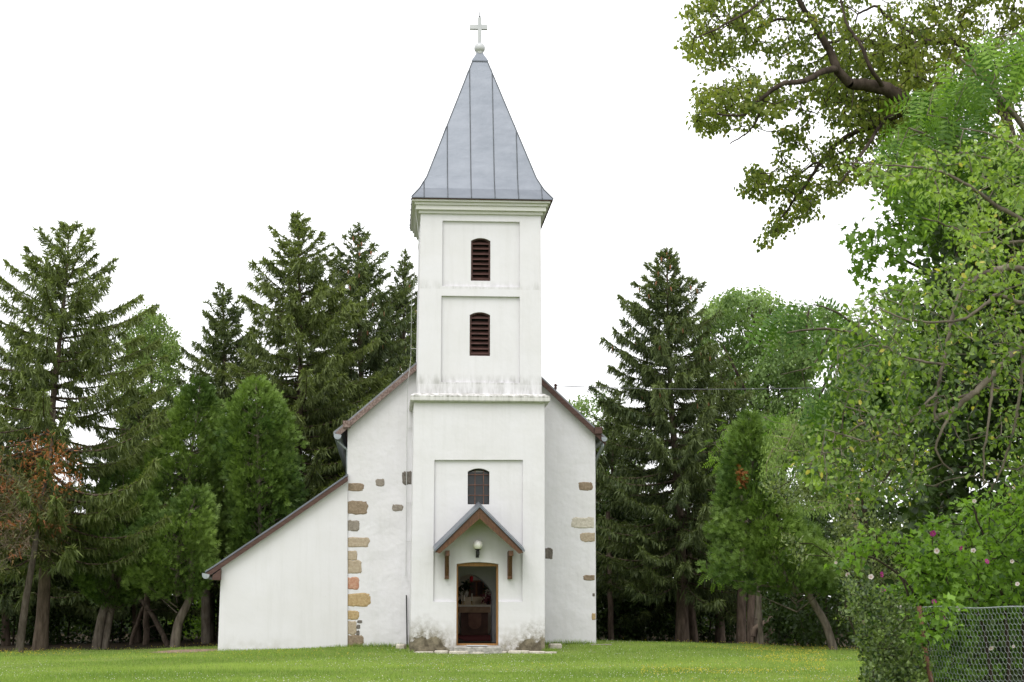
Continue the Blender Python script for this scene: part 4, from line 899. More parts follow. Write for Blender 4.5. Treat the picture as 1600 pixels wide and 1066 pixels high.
# --- undergrowth: separate dark shrubs under the trees
def shrub(lab, px0, px1, ptop, pb, Y, dep, m, seed, n=120, per=34, size=.12, group='dark shrubs under the trees', sig=.24, name='undergrowth_shrub'):
    xm_ = (px0 + px1) / 2; bs = at(xm_, pb, Y); poly = [(px0, pb - 2), (px0 - 4, (ptop + pb) / 2), (px0 + (px1 - px0) * .2, ptop + (pb - ptop) * .12), (xm_, ptop), (px0 + (px1 - px0) * .8, ptop + (pb - ptop) * .1), (px1 + 4, (ptop + pb) / 2), (px1, pb - 2)]
    return broadleaf(name, lab, 'shrub', bs, [limb([(xm_ - 6, pb + 3, Y), (xm_ - 12, (ptop + pb) / 2, Y)], .04, .01), limb([(xm_ + 5, pb + 3, Y), (xm_ + 14, (ptop + pb) / 2, Y)], .04, .01)],
                     [(poly, n, Y - dep, Y + dep, 0, 1)], dict(n=per, sig=sig, tv=OVAL, tf=OVAL_F, size=size, down=.3, wide=1.5), m, M_BARKDK, seed, group, rtip=.004, step=.3)
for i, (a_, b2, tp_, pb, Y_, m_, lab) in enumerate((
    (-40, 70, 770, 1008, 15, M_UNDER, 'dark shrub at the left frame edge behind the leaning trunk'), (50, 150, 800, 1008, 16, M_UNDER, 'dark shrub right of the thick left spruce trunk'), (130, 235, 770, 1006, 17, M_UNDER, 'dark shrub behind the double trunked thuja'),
    (205, 300, 790, 1004, 18, M_UNDER, 'dark shrub behind the crossing dead trunks'), (270, 380, 780, 1003, 21, M_UNDERL, 'shrub in painted backlit green seen past the slanting thuja trunk'), (340, 470, 790, 1003, 17, M_UNDER, 'dark shrub behind the lean-to wing'), 
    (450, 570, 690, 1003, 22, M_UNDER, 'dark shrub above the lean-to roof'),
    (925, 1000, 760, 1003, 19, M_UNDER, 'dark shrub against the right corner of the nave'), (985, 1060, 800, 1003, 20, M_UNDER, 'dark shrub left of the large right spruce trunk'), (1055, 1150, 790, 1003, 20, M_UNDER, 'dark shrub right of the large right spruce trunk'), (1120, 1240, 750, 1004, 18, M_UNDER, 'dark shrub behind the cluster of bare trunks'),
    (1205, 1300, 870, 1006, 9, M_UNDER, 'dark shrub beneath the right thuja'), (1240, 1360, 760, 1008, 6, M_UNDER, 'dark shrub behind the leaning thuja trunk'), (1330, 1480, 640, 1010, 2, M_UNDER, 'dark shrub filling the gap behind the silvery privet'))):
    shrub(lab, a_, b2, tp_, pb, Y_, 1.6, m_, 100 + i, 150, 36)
# --- the wood behind, one mass
rng = np.random.default_rng(90); nW = 5200
pxw = rng.uniform(-160, 1760, nW); Yw = rng.uniform(28, 40, nW); hw = rng.random(nW) ** .8
tops = 800 + 40 * np.sin(pxw * .013) + 30 * np.sin(pxw * .041 + 1); cw = np.array([at(a_, 1002 - (1002 - t_) * h_, y_) for a_, t_, h_, y_ in zip(pxw, tops, hw, Yw)])
wood = obj('far_wood', np_mesh('far_wood', *leaves(cw, rng, 22, .34, OVAL, OVAL_F, .22, wide=1.4)), M_FARW); kind(wood, 'stuff'); wood['label'] = 'dim wood of mixed trees far behind the church'; wood['category'] = 'wood'
#NEAR
# ------------------------------------------------------------------ the near right side
rng = np.random.default_rng(200)
def ground_at(px, Y): x = X(px, Y); return np.array([x, Y, float(gz(x, Y)[0])])
# linden reaching in from the right
b0 = ground_at(1760, -20.5)
def L(pts, r0, r1, k=6, w=.005): return limb(pts, r0, r1, k, rng, w)
trunk_pts = spline([b0 - np.array([0, 0, .2]), at(1745, 900, -20.5), at(1725, 640, -20.5), at(1680, 440, -20.6)], 6)
lim = [(trunk_pts, np.linspace(.34, .22, len(trunk_pts))),
       L([(1680, 440, -20.6), (1600, 330, -20.8), (1530, 250, -20.9), (1480, 205, -21), (1430, 168, -21), (1385, 140, -21.1), (1350, 133, -21.1), (1327, 130, -21.2)], .16, .075),
       L([(1327, 130, -21.2), (1308, 108, -21.3), (1300, 85, -21.3), (1285, 60, -21.3), (1268, 30, -21.2), (1250, 2, -21.2), (1240, -50, -21)], .07, .03),
       L([(1308, 108, -21.3), (1285, 112, -21.6), (1258, 126, -21.8), (1222, 132, -22), (1198, 148, -22), (1180, 162, -22), (1160, 180, -22.1), (1120, 178, -22.2)], .05, .012),
       L([(1194, 150, -22), (1186, 180, -21.9), (1170, 205, -21.9), (1140, 225, -21.9)], .02, .007), 
       L([(1430, 168, -21), (1380, 190, -20.4), (1320, 215, -20.1), (1285, 250, -20), (1262, 285, -20), (1232, 325, -20), (1205, 360, -20)], .05, .01),
       L([(1285, 250, -20), (1262, 262, -19.7), (1230, 288, -19.6), (1190, 293, -19.6)], .022, .007),
       L([(1380, 190, -20.4), (1340, 250, -21.6), (1310, 290, -21.8)], .03, .01),
       L([(1600, 330, -20.8), (1570, 180, -20), (1510, 75, -19.8), (1455, 66, -19.8), (1395, 74, -19.8), (1330, 60, -19.7), (1290, 70, -19.6)], .09, .02),
       L([(1455, 66, -19.8), (1390, 30, -19.4), (1370, 10, -19.4), (1340, 22, -19.4)], .035, .015), L([(1385, 140, -21.1), (1362, 110, -21.4), (1345, 70, -21.3), (1322, 35, -20.9), (1310, -20, -20.6)], .035, .012),
       L([(1560, 180, -20), (1620, 60, -20.5), (1640, -40, -20.8)], .08, .04), L([(1240, -50, -21), (1180, 10, -21.5), (1120, 45, -21.7), (1085, 60, -21.7)], .025, .008), L([(1270, 35, -21.2), (1215, 30, -20.6), (1160, 50, -20.4), (1110, 20, -20.4)], .025, .008)]
rg = [([(1078, -20), (1066, 84), (1130, 104), (1170, 80), (1250, 110), (1320, 95), (1300, -60), (1100, -60)], 265, -21.6, -18.6, -.3, 2.4),
      ([(1092, 150), (1085, 192), (1120, 225), (1140, 205), (1195, 190), (1245, 160), (1200, 118), (1130, 130)], 112, -22.2, -20.4, -.2, 3),
      ([(1230, 140), (1290, 115), (1420, 160), (1440, 300), (1360, 300), (1345, 280), (1310, 305), (1278, 290), (1245, 265), (1200, 265), (1175, 262), (1155, 298), (1195, 310), (1235, 290), (1190, 378), (1212, 372), (1270, 330), (1290, 240), (1210, 220)], 300, -20.8, -18.0, -.2, 2.4),
      ([(1300, -60), (1320, 95), (1420, 150), (1500, 150), (1720, 120), (1720, -140), (1320, -140)], 560, -21.3, -18.2, -.25, 2),
      ([(1130, 205), (1240, 180), (1340, 250), (1440, 300), (1400, 330), (1270, 345), (1190, 385), (1180, 300)], 30, -21, -18.8, .2, 3), ([(1185, 300), (1225, 285), (1270, 300), (1250, 345), (1215, 372), (1188, 382), (1200, 340)], 26, -20.3, -19.5, 0, 3), ([(1062, 60), (1110, 95), (1088, 140), (1082, 200), (1120, 240), (1160, 225), (1120, 160), (1200, 120), (1100, 40)], 25, -22, -20, .1, 3),
      ([(1430, 50), (1450, -60), (1720, -60), (1720, 130), (1500, 120)], 260, -20.6, -17.8, -.6, 2),
      ([(1280, 90), (1340, 60), (1440, 60), (1470, 160), (1440, 240), (1380, 200), (1300, 180)], 200, -20.6, -18.4, -.7, 2),
      ([(1195, 70), (1320, 60), (1440, 110), (1450, 240), (1390, 230), (1300, 190), (1235, 165)], 170, -21.3, -18.4, -.5, 2),
      ([(1400, 160), (1440, 300), (1600, 380), (1720, 380), (1720, 120), (1500, 150)], 260, -20.8, -18.4, -.6, 2)]
broadleaf('linden_tree', 'large linden reaching in from the upper right with dark crooked limbs', 'linden tree', b0, lim, rg, dict(n=18, sig=.088, tv=HEART, tf=OVAL_F, size=.056, down=1.0, flat=.5, tint=(.5, .2, .16)), M_LINDEN, M_BARKDK, 201, rtip=.0048, step=.14, extra=.4)

def sapling(name, lab, cat, px, Y, limbs, rg, leaf, m, seed, bark=None, rtip=.004, step=.2, extra=None, sag=0.0):
    return broadleaf(name, lab, cat, ground_at(px, Y), limbs, rg, leaf, m, bark or M_BARK2, seed, None, rtip, step, sag, extra)
g_ = lambda px, Y: (px, 950 + 1.3 * F / (Y + D), Y)
sapling('robinia_tree', 'bright robinia with feathery leaves at the right edge under the linden', 'robinia tree', 1740, -24.5, [L([g_(1740, -24.5), (1730, 700, -24.5), (1700, 420, -24.5), (1640, 260, -24.6), (1560, 150, -24.7), (1500, 90, -24.8)], .09, .012), L([(1690, 400, -24.5), (1600, 300, -25), (1500, 235, -25.2), (1420, 200, -25.4)], .04, .01), L([(1640, 260, -24.6), (1660, 120, -24.2), (1640, 40, -24)], .03, .01)],
        [([(1395, 215), (1430, 150), (1475, 100), (1530, 60), (1620, 40), (1720, 60), (1720, 330), (1560, 330), (1470, 310), (1400, 280)], 190, -26, -23.4, -.3, 2)], dict(n=4, sig=.15, tv=PIN, tf=PIN_F, size=.40, down=.9, flat=.45, tint=(.48, .22, .18)), M_PINNATE, 202)
sapling('robinia_tree', 'dark feathery robinia bough hanging out in front of the pale locust', 'robinia tree', 1480, -15.5, [L([g_(1480, -15.5), (1470, 800, -15.5), (1440, 620, -15.6), (1380, 540, -16), (1300, 515, -16.2), (1230, 520, -16.4)], .08, .012), L([(1380, 540, -16), (1310, 490, -16.4), (1270, 475, -16.6)], .03, .008), L([(1300, 515, -16.2), (1270, 570, -16), (1220, 585, -16)], .02, .006)],
        [([(1168, 555), (1195, 510), (1255, 472), (1300, 480), (1350, 520), (1400, 560), (1400, 640), (1330, 640), (1285, 620), (1250, 630), (1205, 600)], 190, -17.5, -14.8, -.3, 2)], dict(n=6, sig=.22, tv=PIN, tf=PIN_F, size=.55, down=.9, flat=.25, tint=(.42, .18, .12)), M_PINNATE_D, 203)
sapling('maple_tree', 'dense green maple behind the fruit tree at the right edge', 'maple tree', 1640, -19.2, [L([g_(1640, -19.2), (1625, 700, -19.2), (1590, 500, -19.3), (1540, 380, -19.4), (1480, 320, -19.5)], .11, .02), L([(1590, 500, -19.3), (1480, 440, -19.8), (1380, 390, -20)], .05, .01), L([(1600, 560, -19.2), (1680, 420, -19), (1690, 320, -19)], .05, .01), L([(1620, 650, -19.2), (1500, 580, -19.4), (1430, 540, -19.6)], .05, .01)],
        [([(1325, 380), (1380, 330), (1430, 300), (1520, 300), (1720, 320), (1720, 700), (1560, 720), (1430, 620), (1390, 500), (1345, 430)], 600, -20.8, -18, -.4, 1.6), ([(1400, 260), (1470, 230), (1720, 220), (1720, 470), (1420, 470)], 300, -20.6, -18.6, -.6, 1.6)], dict(n=17, sig=.18, tv=MAPLE, tf=MAPLE_F, size=.115, down=.7, flat=.45), M_MAPLE, 204, M_BARKDK)
# fruit tree
YA_ = -30.8
tb0 = g_(1730, YA_)
_L = L; L = lambda pts, r0, r1, k=6: _L(pts, r0 * .8, r1 * .8, k, .004)
lim = [L([tb0, (1720, 900, YA_), (1715, 640, YA_), (1690, 540, YA_)], .10, .07), L([(1690, 540, YA_), (1630, 528, -31), (1600, 540, -31), (1575, 560, -31.1), (1552, 586, -31.2), (1520, 615, -31.3), (1490, 640, -31.3), (1462, 655, -31.3)], .05, .02, 8),
       L([(1700, 560, YA_), (1660, 470, -31), (1620, 432, -31.1), (1585, 419, -31.2), (1555, 422, -31.3), (1528, 434, -31.3), (1505, 450, -31.4), (1493, 480, -31.4), (1483, 520, -31.4), (1474, 570, -31.4), (1465, 610, -31.4), (1460, 660, -31.4)], .04, .012, 8),
       L([(1552, 586, -31.2), (1548, 630, -31.3), (1540, 690, -31.3), (1536, 760, -31.2)], .016, .007), L([(1490, 640, -31.3), (1462, 700, -31.3), (1490, 740, -31.2)], .016, .006), L([(1465, 610, -31.4), (1440, 640, -31.5), (1415, 665, -31.5), (1350, 690, -31.6)], .014, .005),
       L([(1700, 560, YA_), (1690, 420, -30.6), (1640, 370, -30.5), (1570, 330, -30.4), (1520, 295, -30.4), (1470, 268, -30.4), (1410, 260, -30.3), (1330, 254, -30.2)], .035, .006, 8), L([(1640, 370, -30.5), (1560, 380, -30.1), (1500, 360, -30), (1440, 340, -30)], .02, .006),
       L([(1660, 470, -31), (1620, 480, -31.4), (1560, 462, -31.6), (1540, 475, -31.7), (1500, 500, -31.7), (1420, 500, -31.8), (1370, 480, -31.8)], .025, .006), L([(1474, 570, -31.4), (1420, 560, -31.2), (1370, 540, -31.1), (1310, 555, -31.1)], .014, .005),
       L([(1600, 540, -31), (1590, 640, -30.9), (1570, 720, -30.9), (1545, 770, -30.8)], .018, .007), L([(1520, 615, -31.3), (1430, 640, -31), (1350, 660, -30.9), (1280, 720, -30.8)], .016, .005), L([(1690, 420, -30.6), (1620, 260, -30.5), (1560, 215, -30.4), (1500, 200, -30.4)], .02, .006)]
rg = [([(1318, 258), (1400, 240), (1480, 225), (1560, 200), (1720, 190), (1720, 420), (1590, 380), (1500, 330), (1420, 285), (1335, 275)], 165, -31.0, -29.2, -.2, 5),
      ([(1290, 560), (1310, 500), (1345, 470), (1400, 440), (1480, 420), (1500, 330), (1620, 400), (1600, 560), (1500, 640), (1400, 690), (1290, 760), (1245, 740), (1250, 705), (1300, 640)], 400, -31.95, -29.2, .0, 4),
      ([(1240, 720), (1290, 690), (1400, 690), (1500, 640), (1620, 560), (1720, 560), (1720, 790), (1520, 760), (1400, 780), (1300, 790)], 220, -31.5, -29.2, .05, 4)]
_, clA = sapling('fruit_tree', 'old fruit tree with arching bare limbs and yellow green leaves at the right', 'fruit tree', 1730, YA_, lim, rg, dict(n=14, sig=.07, tv=OVAL, tf=OVAL_F, size=.047, down=.4, flat=.5, wide=1.25, tint=(.47, .2, .24)), M_APPLE, 205, M_BARK2, .0026, .10, .35)
# silvery privet in front of the thuja
sapling('privet_shrub', 'tall privet with small silvery leaves in front of the leaning thuja', 'shrub', 1400, -19, [L([g_(1395, -19), (1370, 900, -19), (1350, 800, -19), (1330, 700, -19)], .05, .01), L([g_(1410, -19), (1390, 880, -19), (1310, 780, -19.3), (1250, 740, -19.4)], .04, .008), L([g_(1400, -19), (1360, 940, -19), (1310, 880, -19.2), (1270, 850, -19.2)], .03, .006), L([(1390, 880, -19), (1340, 930, -19.3), (1310, 960, -19.4)], .02, .006), L([(1350, 800, -19), (1400, 720, -19), (1420, 660, -19)], .03, .008)],
        [([(1290, 720), (1330, 680), (1420, 650), (1450, 800), (1420, 900), (1390, 1000), (1345, 990), (1335, 930), (1300, 860), (1315, 790)], 430, -20.6, -17.6, .1, 2.6), ([(1185, 762), (1200, 750), (1250, 760), (1275, 690), (1320, 700), (1320, 800), (1300, 860), (1335, 940), (1320, 980), (1290, 940), (1250, 880), (1215, 842), (1265, 830), (1225, 790)], 130, -20.4, -18.6, .35, 3.4)], dict(n=28, sig=.095, tv=OVAL, tf=OVAL_F, size=.055, down=-.5, flat=.6, wide=1.1, tint=(.45, .24, .22)), M_PRIVET, 206, M_BARKDK, .0035, .16, .4)
# rose of sharon: two bushes
def hib(lab, px, Y, lims, rg, seed):
    return sapling('hibiscus_shrub', lab, 'hibiscus', px, Y, lims, rg, dict(n=17, sig=.085, tv=LOBE, tf=OVAL_F, size=.060, down=.2, flat=.5, tint=(.47, .2, .22)), M_HIB, seed, M_BARKDK, .003, .12, .25)
YH = -29.2
_, h1 = hib('low wide hibiscus bush with magenta blooms at the fence corner', 1440, YH, [L([g_(1430, YH), (1425, 960, YH), (1400, 890, YH)], .02, .008), L([g_(1440, YH), (1440, 960, YH), (1380, 880, YH), (1330, 870, YH)], .02, .006), L([g_(1450, YH), (1450, 940, YH), (1450, 860, YH)], .02, .008)],
        [([(1300, 885), (1322, 855), (1360, 840), (1420, 850), (1480, 850), (1500, 930), (1470, 965), (1420, 960), (1370, 950), (1335, 930)], 215, -30.3, -28.3, .05, 5), ([(1440, 946), (1478, 940), (1498, 985), (1466, 1008), (1442, 990)], 11, -31.5, -31.15, 0, 4), ([(1424, 990), (1446, 990), (1438, 1022)], 3, -31.3, -31.1, 0, 4), ([(1430, 950), (1510, 940), (1500, 1100), (1450, 1120), (1440, 1000)], 60, -29.6, -28.6, -.3, 4)], 207)
YH2 = -29.6
_, h2 = hib('tall hibiscus bush with pink and white blooms at the right edge behind the fence', 1590, YH2, [L([g_(1580, YH2), (1570, 960, YH2), (1540, 850, YH2), (1520, 790, YH2)], .025, .008), L([g_(1600, YH2), (1600, 950, YH2), (1600, 850, YH2), (1610, 770, YH2)], .025, .008), L([g_(1620, YH2), (1650, 950, YH2), (1690, 820, YH2)], .025, .008), L([g_(1570, YH2), (1530, 960, YH2), (1480, 870, YH2), (1450, 830, YH2)], .02, .006)],
        [([(1430, 830), (1480, 800), (1530, 775), (1560, 755), (1620, 745), (1720, 740), (1720, 960), (1560, 950), (1480, 930)], 330, -30.6, -28.5, .05, 5), ([(1480, 930), (1720, 930), (1720, 1120), (1490, 1120)], 150, -29.8, -28.8, -.2, 4)], 208)
# blooms
def bloom_mesh():
    V, Fc = [], []
    for i in range(5):
        a = i * 2 * math.pi / 5; c, s_ = math.cos(a), math.sin(a); b = len(V)
        for r, w, z in ((.004, .002, 0), (.022, .018, .014), (.04, .022, .022), (.047, .008, .018)):
            V += [(c * r - s_ * w, s_ * r + c * w, z), (c * r + s_ * w, s_ * r - c * w, z + .003)]
        Fc += [(b, b+1, b+3, b+2), (b+2, b+3, b+5, b+4), (b+4, b+5, b+7, b+6)]
    return np_mesh('petals', V, [np.array(Fc)])
petm, whitem = bloom_mesh(), bloom_mesh(); M_MAG = leaf_mat('magenta_petals', (.42, .05, .26), (.62, .12, .42), .35, tcol=(1, 1, 1)); M_WHT = leaf_mat('white_petals', (.74, .66, .64), (.80, .74, .72), .35, tcol=(1, 1, 1))
petm.materials.append(M_MAG); whitem.materials.append(M_WHT)
b_ = bm_new(); lathe(b_, (0, 0, 0), [(.004, -.03), (.012, -.02), (.012, -.002), (.004, 0)], 8); cal = bpy.data.meshes.new('calyx'); b_.to_mesh(cal); b_.free(); cal.materials.append(M_HIB)
b_ = bm_new(); lathe(b_, (0, 0, 0), [(.012, .004), (.008, .01), (.0045, .018), (.005, .036), (.002, .042)], 8); stm = bpy.data.meshes.new('stamen'); b_.to_mesh(stm); b_.free(); stm.materials.append(simple('stamen_red', (.4, .05, .12), (.6, .35, .2), 90, .7))
hibs = [o for o in bpy.data.objects if o.name.startswith('hibiscus_shrub') and o.parent is None]
roots = {0: hibs[0], 1: hibs[1]}
for px, py, kind_, who, Y_ in ((1376, 898, 'm', 0, -30.2), (1380, 923, 'm', 0, -30.2), (1388, 936, 'm', 0, -30.1), (1306, 879, 'w', 0, -29.9), (1324, 897, 'w', 0, -29.9), (1361, 902, 'w', 0, -30.0), (1460, 940, 'm', 0, -30.9), (1440, 999, 'm', 0, -30.95), (1404, 948, 'w', 0, -30.1),
                           (1522, 783, 'w', 1, -30.7), (1583, 763, 'w', 1, -30.7), (1500, 856, 'm', 1, -30.7), (1541, 878, 'm', 1, -30.7), (1464, 861, 'w', 1, -30.6), (1581, 877, 'w', 1, -30.6), (1590, 913, 'w', 1, -30.6), (1472, 967, 'm', 1, -30.2), (1548, 1012, 'w', 1, -30.2), (1583, 1010, 'w', 1, -30.2), (1498, 950, 'w', 1, -30.4), (1457, 833, 'm', 1, -30.5), (1521, 861, 'w', 1, -30.5)):
    rt = roots[who]; p = at(px, py, Y_); f = bpy.data.objects.new('flower', petm if kind_ == 'm' else whitem); COL.objects.link(f); f.parent = rt; f.location = tuple(float(c) for c in p - np.array(rt.location))
    f['label'] = 'magenta bloom' if kind_ == 'm' else 'white bloom'
    d = Vector((rng.normal() * .5 - .1, -1, rng.normal() * .35 + .1)); f.rotation_euler = d.to_track_quat('Z', 'Y').to_euler(); k_ = rng.uniform(.36, .62) * (1 if kind_ == 'm' else .8); f.scale = (k_, k_, k_)
    for nm_, me_ in (('calyx', cal), ('stamen', stm)): c_ = bpy.data.objects.new(nm_, me_); COL.objects.link(c_); c_.parent = f
# small leaved shrub before the fence corner
YC = -30.4
sapling('cotoneaster_shrub', 'small leaved dark shrub in front of the rusty fence post', 'shrub', 1400, YC, [L([g_(1395, YC), (1390, 1050, YC), (1370, 970, YC)], .02, .006), L([g_(1410, YC), (1410, 1040, YC), (1415, 950, YC)], .02, .006), L([g_(1400, YC), (1370, 1060, YC), (1340, 1000, YC), (1320, 940, YC)], .015, .005)],
        [([(1318, 905), (1350, 915), (1420, 945), (1438, 1000), (1448, 1150), (1362, 1150), (1350, 1080), (1362, 1040), (1345, 1000), (1355, 970), (1325, 945)], 460, -31.3, -29.6, -.05, 5)], dict(n=26, sig=.055, tv=OVAL, tf=OVAL_F, size=.03, down=-.3, flat=.6, wide=1.3, tint=(.42, .26, .24)), M_COTON, 209, M_BARKDK, .002, .08, .4)
sapling('laurel_shrub', 'dark leafy shrub filling the shade behind the wire fence', 'shrub', 1580, -27.6, [L([g_(1560, -27.6), (1560, 1000, -27.6), (1540, 900, -27.6)], .02, .008), L([g_(1620, -27.6), (1630, 1000, -27.6), (1640, 880, -27.6)], .02, .008)],
        [([(1440, 850), (1500, 800), (1720, 780), (1720, 1150), (1440, 1150)], 330, -28.2, -26.9, 0, 4)], dict(n=18, sig=.13, tv=OVAL, tf=OVAL_F, size=.085, down=.2, wide=1.4), M_COTON, 210, M_BARKDK)
sapling('shade_shrub', 'added shrub painted dark as the shade under the fruit tree limbs', 'shrub', 1620, -24.2, [L([g_(1600, -24.2), (1600, 850, -24.2), (1580, 700, -24.2)], .03, .01), L([g_(1650, -24.2), (1660, 850, -24.2), (1680, 700, -24.2)], .03, .01)],
        [([(1420, 800), (1440, 700), (1450, 560), (1470, 380), (1530, 300), (1720, 280), (1720, 1050), (1430, 1050)], 640, -25.4, -23, 0, 4)], dict(n=26, sig=.2, tv=OVAL, tf=OVAL_F, size=.11, down=.2, wide=1.4), M_UNDER, 211, M_BARKDK)  # shrub added as dark background, shade put into its leaf colour

# wire fence with its rusty post
Pa, Pb = np.array([X(1442, -30.9), -30.9]), np.array([X(1442, -30.9) + 2.3, -31.9])
zt0, zt1 = Z(949, -30.9, 1442), 1.075
base = np.array([Pa[0], Pa[1], float(gz(Pa[0], Pa[1])[0])])
fence = thing('wire_fence', 'hexagonal wire mesh fence in the lower right corner', 'fence', base)
M_WIRE = simple('zinc_wire', (.30, .33, .34), (.42, .45, .46), 20, .45, .4)
dirx = np.array([*(unit(Pb - Pa)), 0]); ln_f = 2.6; cw_, ch_ = .032, .054
E0, E1 = [], []
nc, nr = int(ln_f / cw_), int(1.38 / ch_)
frng = np.random.default_rng(5)
def fpt(u_, v_):
    bulge = .03 * math.sin(u_ * 2.2 + .5) * math.sin(v_ * 2.2)
    u_ = u_ + .22 * v_ * min(1, .3 + u_); ang = np.interp(u_, [0, .5, 1.2, 2.3], [1.25, 1.1, .95, .8]); q = np.array([Pa[0] + u_ * math.cos(ang), Pa[1] - u_ * math.sin(ang), 0]); zt_ = zt0 + (zt1 - zt0) * u_ / ln_f + .006 * math.sin(u_ * 9)
    return np.array([q[0] + .012 * math.sin(v_ * 5 + u_ * 3), q[1] + bulge, zt_ - v_])
for r in range(nr):
    for c in range(nc):
        o = (r % 2) * .5; x0 = (c + o) * cw_; y0 = r * ch_ * .75
        a1, b1, c1_ = fpt(x0, y0 + ch_ * .25), fpt(x0 + cw_ * .5, y0), fpt(x0 + cw_, y0 + ch_ * .25)
        d1 = fpt(x0, y0 + ch_ * .75)
        E0 += [a1, b1, a1]; E1 += [b1, c1_, d1]
obj('wire_mesh', np_mesh('wire_mesh', *frusta(E0, E1, np.full(len(E0), .00125), np.full(len(E0), .00125), 3)), M_WIRE, fence)
tw_ = [fpt(u_, 0) for u_ in np.linspace(0, ln_f, 40)]
obj('top_wire', np_mesh('top_wire', *poly_frusta(tw_, np.full(40, .0035), 5)), M_WIRE, fence)
pp = spline([at(1436, 947, -30.93), at(1441, 985, -30.93), at(1446, 1020, -30.93), at(1456, 1070, -30.93), at(1470, 1150, -30.93), at(1478, 1205, -30.93)], 5)
obj('post', np_mesh('post', *poly_frusta(pp, np.full(len(pp), .019), 8), flat=False), M_RUST, fence)
end = fpt(ln_f, 0)[:2]; obj('post', np_mesh('post', *poly_frusta([np.array([end[0], end[1], -.5]), np.array([end[0], end[1], 1.1])], np.full(2, .02), 8), flat=False), M_RUST, fence)

# ------------------------------------------------------------------ lawn: grass blades and small flowers
rng = np.random.default_rng(300)
def lawn_pts(n, Y0, Y1, px0=-280, px1=1660, power=1.0):
    Yv = Y0 + (Y1 - Y0) * rng.random(n) ** power; px = rng.uniform(px0, px1, n)
    v = _R[None] * ((px - 800) / F)[:, None] - _U[None] * (417 / F) + _W[None]; x = CX + v[:, 0] / v[:, 1] * (Yv + D)
    ok = (Yv < tree_line(x) + rng.normal(size=n) * .8) & ~((np.abs(x) < 1.78) & (Yv > -.36)) & ~((x > -6.75) & (x < 3.3) & (Yv > 2.2)) & ~((x < 0) & (np.hypot((x + 7.6) / 1.15, (Yv - 3.6) / .8) < 1 + rng.normal(size=n) * .12))
    x, Yv = x[ok], Yv[ok]; out = np.zeros((len(x), 3)); out[:, 0] = x; out[:, 1] = Yv
    for i in range(0, len(x), 20000): out[i:i+20000, 2] = gz(x[i:i+20000], Yv[i:i+20000])
    out[:, 2] += .012 * np.sin(out[:, 0] * 2.1 + out[:, 1]) + .012 * np.sin(out[:, 1] * 1.7 - out[:, 0] * .7)
    return out
M_GRASS = leaf_mat('grass_blades', (.13, .215, .04), (.33, .43, .105), .4, .2, .5, c=(.36, .34, .13))
gp = np.concatenate([lawn_pts(380000, -21, 2, power=.8), lawn_pts(105000, 0, 15)])
hgt = rng.uniform(.025, .07, len(gp)) * (1 + .45 * value_noise(gp, 1.1, 9)); hgt = np.maximum(hgt, .018)
d = unit(rng.normal(size=gp.shape) * .42 + np.array([0, 0, 1.]))
ti = .48 + .22 * value_noise(gp, .8, 3) + .12 * value_noise(gp, 3.1, 4) + rng.normal(size=len(gp)) * .24
ti = np.where(rng.random(len(gp)) < .025, .98, np.minimum(ti, .9))
gr = obj('grass', np_mesh('grass', *inst([(-.5, -.2, 0), (.5, -.2, 0), (0, 1, .25)], [(0, 1, 2)], gp, frames(d, rng), hgt, ti, rng.uniform(.008, .016, len(gp)))), M_GRASS); kind(gr, 'stuff')
# tufts against walls and along the shade edge
tp_ = []
def tuft_line(x0, x1, y, n): 
    x = rng.uniform(x0, x1, n); yv = np.full(n, y) - np.abs(rng.normal(size=n)) * .06; tp_.append(np.stack([x, yv, gz(x, yv)], 1))
tuft_line(X(340, 2.2), X(543, 2.2), 2.24, 900); tuft_line(X(543, 2.2), xl0, 2.26, 700); tuft_line(xr0, X(940, 2.2), 2.26, 900); tuft_line(xl0 - .1, xl0 + .1, -.05, 120); tuft_line(xr0 - .1, xr0 + .3, 0, 300)
cc = lawn_pts(1500, -20, 6); tp_.append(np.repeat(cc, 9, 0) + np.c_[rng.normal(size=(len(cc) * 9, 2)) * .05, np.zeros(len(cc) * 9)])
e = lawn_pts(9000, 2, 16); e = e[np.abs(e[:, 1] - tree_line(e[:, 0])) < 1.2]; tp_.append(e)
tpp = np.concatenate(tp_); hh = rng.uniform(.03, .11, len(tpp)) * (1 + .5 * value_noise(tpp, 2.5, 8)); hh = np.maximum(hh, .03)
gt = obj('tall_grass', np_mesh('tall_grass', *inst([(-.5, -.2, 0), (.5, -.2, 0), (0, 1, .3)], [(0, 1, 2)], tpp, frames(unit(rng.normal(size=tpp.shape) * .35 + np.array([0, 0, 1.])), rng), hh, rng.random(len(tpp)) * .8, .014)), M_GRASS); kind(gt, 'stuff')
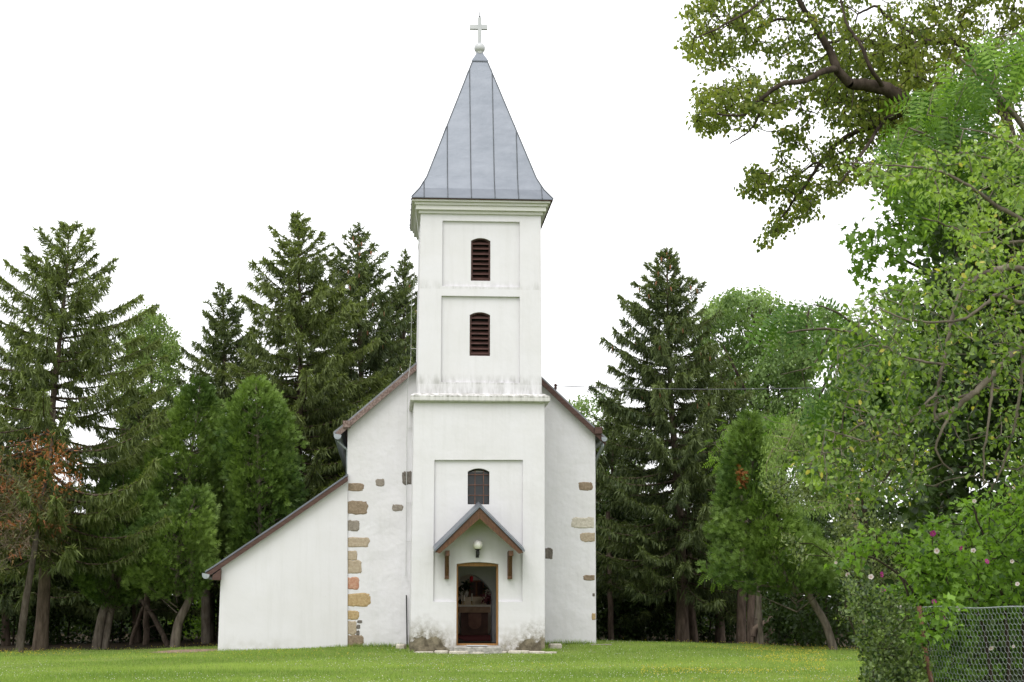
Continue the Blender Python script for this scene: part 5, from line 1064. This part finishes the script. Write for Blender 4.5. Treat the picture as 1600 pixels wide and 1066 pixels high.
def dots(name, pts, size, m, zlo, zhi):
    p = pts + np.c_[np.zeros((len(pts), 2)), rng.uniform(zlo, zhi, len(pts))]
    V = [(math.cos(a) * .5, math.sin(a) * .5, 0) for a in np.linspace(0, 6.283, 7)[:6]] + [(0, 0, .45), (0, 0, -.3)]
    Fc = [(i, (i + 1) % 6, 6) for i in range(6)] + [((i + 1) % 6, i, 7) for i in range(6)]
    s = size * rng.uniform(.6, 1.3, len(p)); up = unit(rng.normal(size=p.shape) * .3 + np.array([0, 0, 1.])); x = unit(np.cross(up, np.array([0, 1., 0]))); 
    o = obj(name, np_mesh(name, *inst(V, Fc, p, (x, np.cross(up, x), up), s, rng.random(len(p)))), m); kind(o, 'stuff'); return o
wp = lawn_pts(16000, -21, 8); wp = wp[value_noise(wp, .7, 21) > -.1]; wp = wp[rng.random(len(wp)) < .5]
dots('clover_flowers', wp, .017, leaf_mat('clover_white', (.55, .56, .46), (.74, .74, .66), .2, tcol=(1, 1, 1)), .035, .075)
yp_ = np.concatenate([(lambda q: q[value_noise(q, .6, 33) > .25])(lawn_pts(4600, -20, 10)), (lambda q: q[value_noise(q, .9, 34) > -.2])(lawn_pts(2600, -12, 1, 1000, 1290)), lawn_pts(320, 1, 7.5, -20, 130), lawn_pts(400, 0, 10, 1150, 1340)])
dots('yellow_flowers', yp_, .019, leaf_mat('buttercup_yellow', (.62, .48, .03), (.74, .62, .08), .25, tcol=(1, 1, .6)), .04, .12)
# bare worn soil by the lean-to corner
n = 40; th = np.linspace(0, 2 * math.pi, n, endpoint=False); r_ = 1 + .12 * np.sin(3 * th + 1) + .08 * np.sin(7 * th)
ex = -7.6 + 1.1 * r_ * np.cos(th); ey = 3.6 + .75 * r_ * np.sin(th); cx2 = np.r_[ex, -7.6 + (ex + 7.6) * .5, -7.6]; cy2 = np.r_[ey, 3.6 + (ey - 3.6) * .5, 3.6]
zz2 = gz(cx2, cy2) + np.r_[np.full(n, -.01), np.full(n, .035), .04]; i = np.arange(n); j = (i + 1) % n
ds = obj('dirt_patch', np_mesh('dirt_patch', np.stack([cx2, cy2, zz2], 1), [np.stack([i, j, n + j, n + i], 1), np.stack([n + i, n + j, np.full(n, 2 * n)], 1)], flat=False), simple('bare_soil', (.17, .12, .085), (.30, .225, .165), 7, 1, 0, 1.0, None, .05, .03)); kind(ds, 'structure')
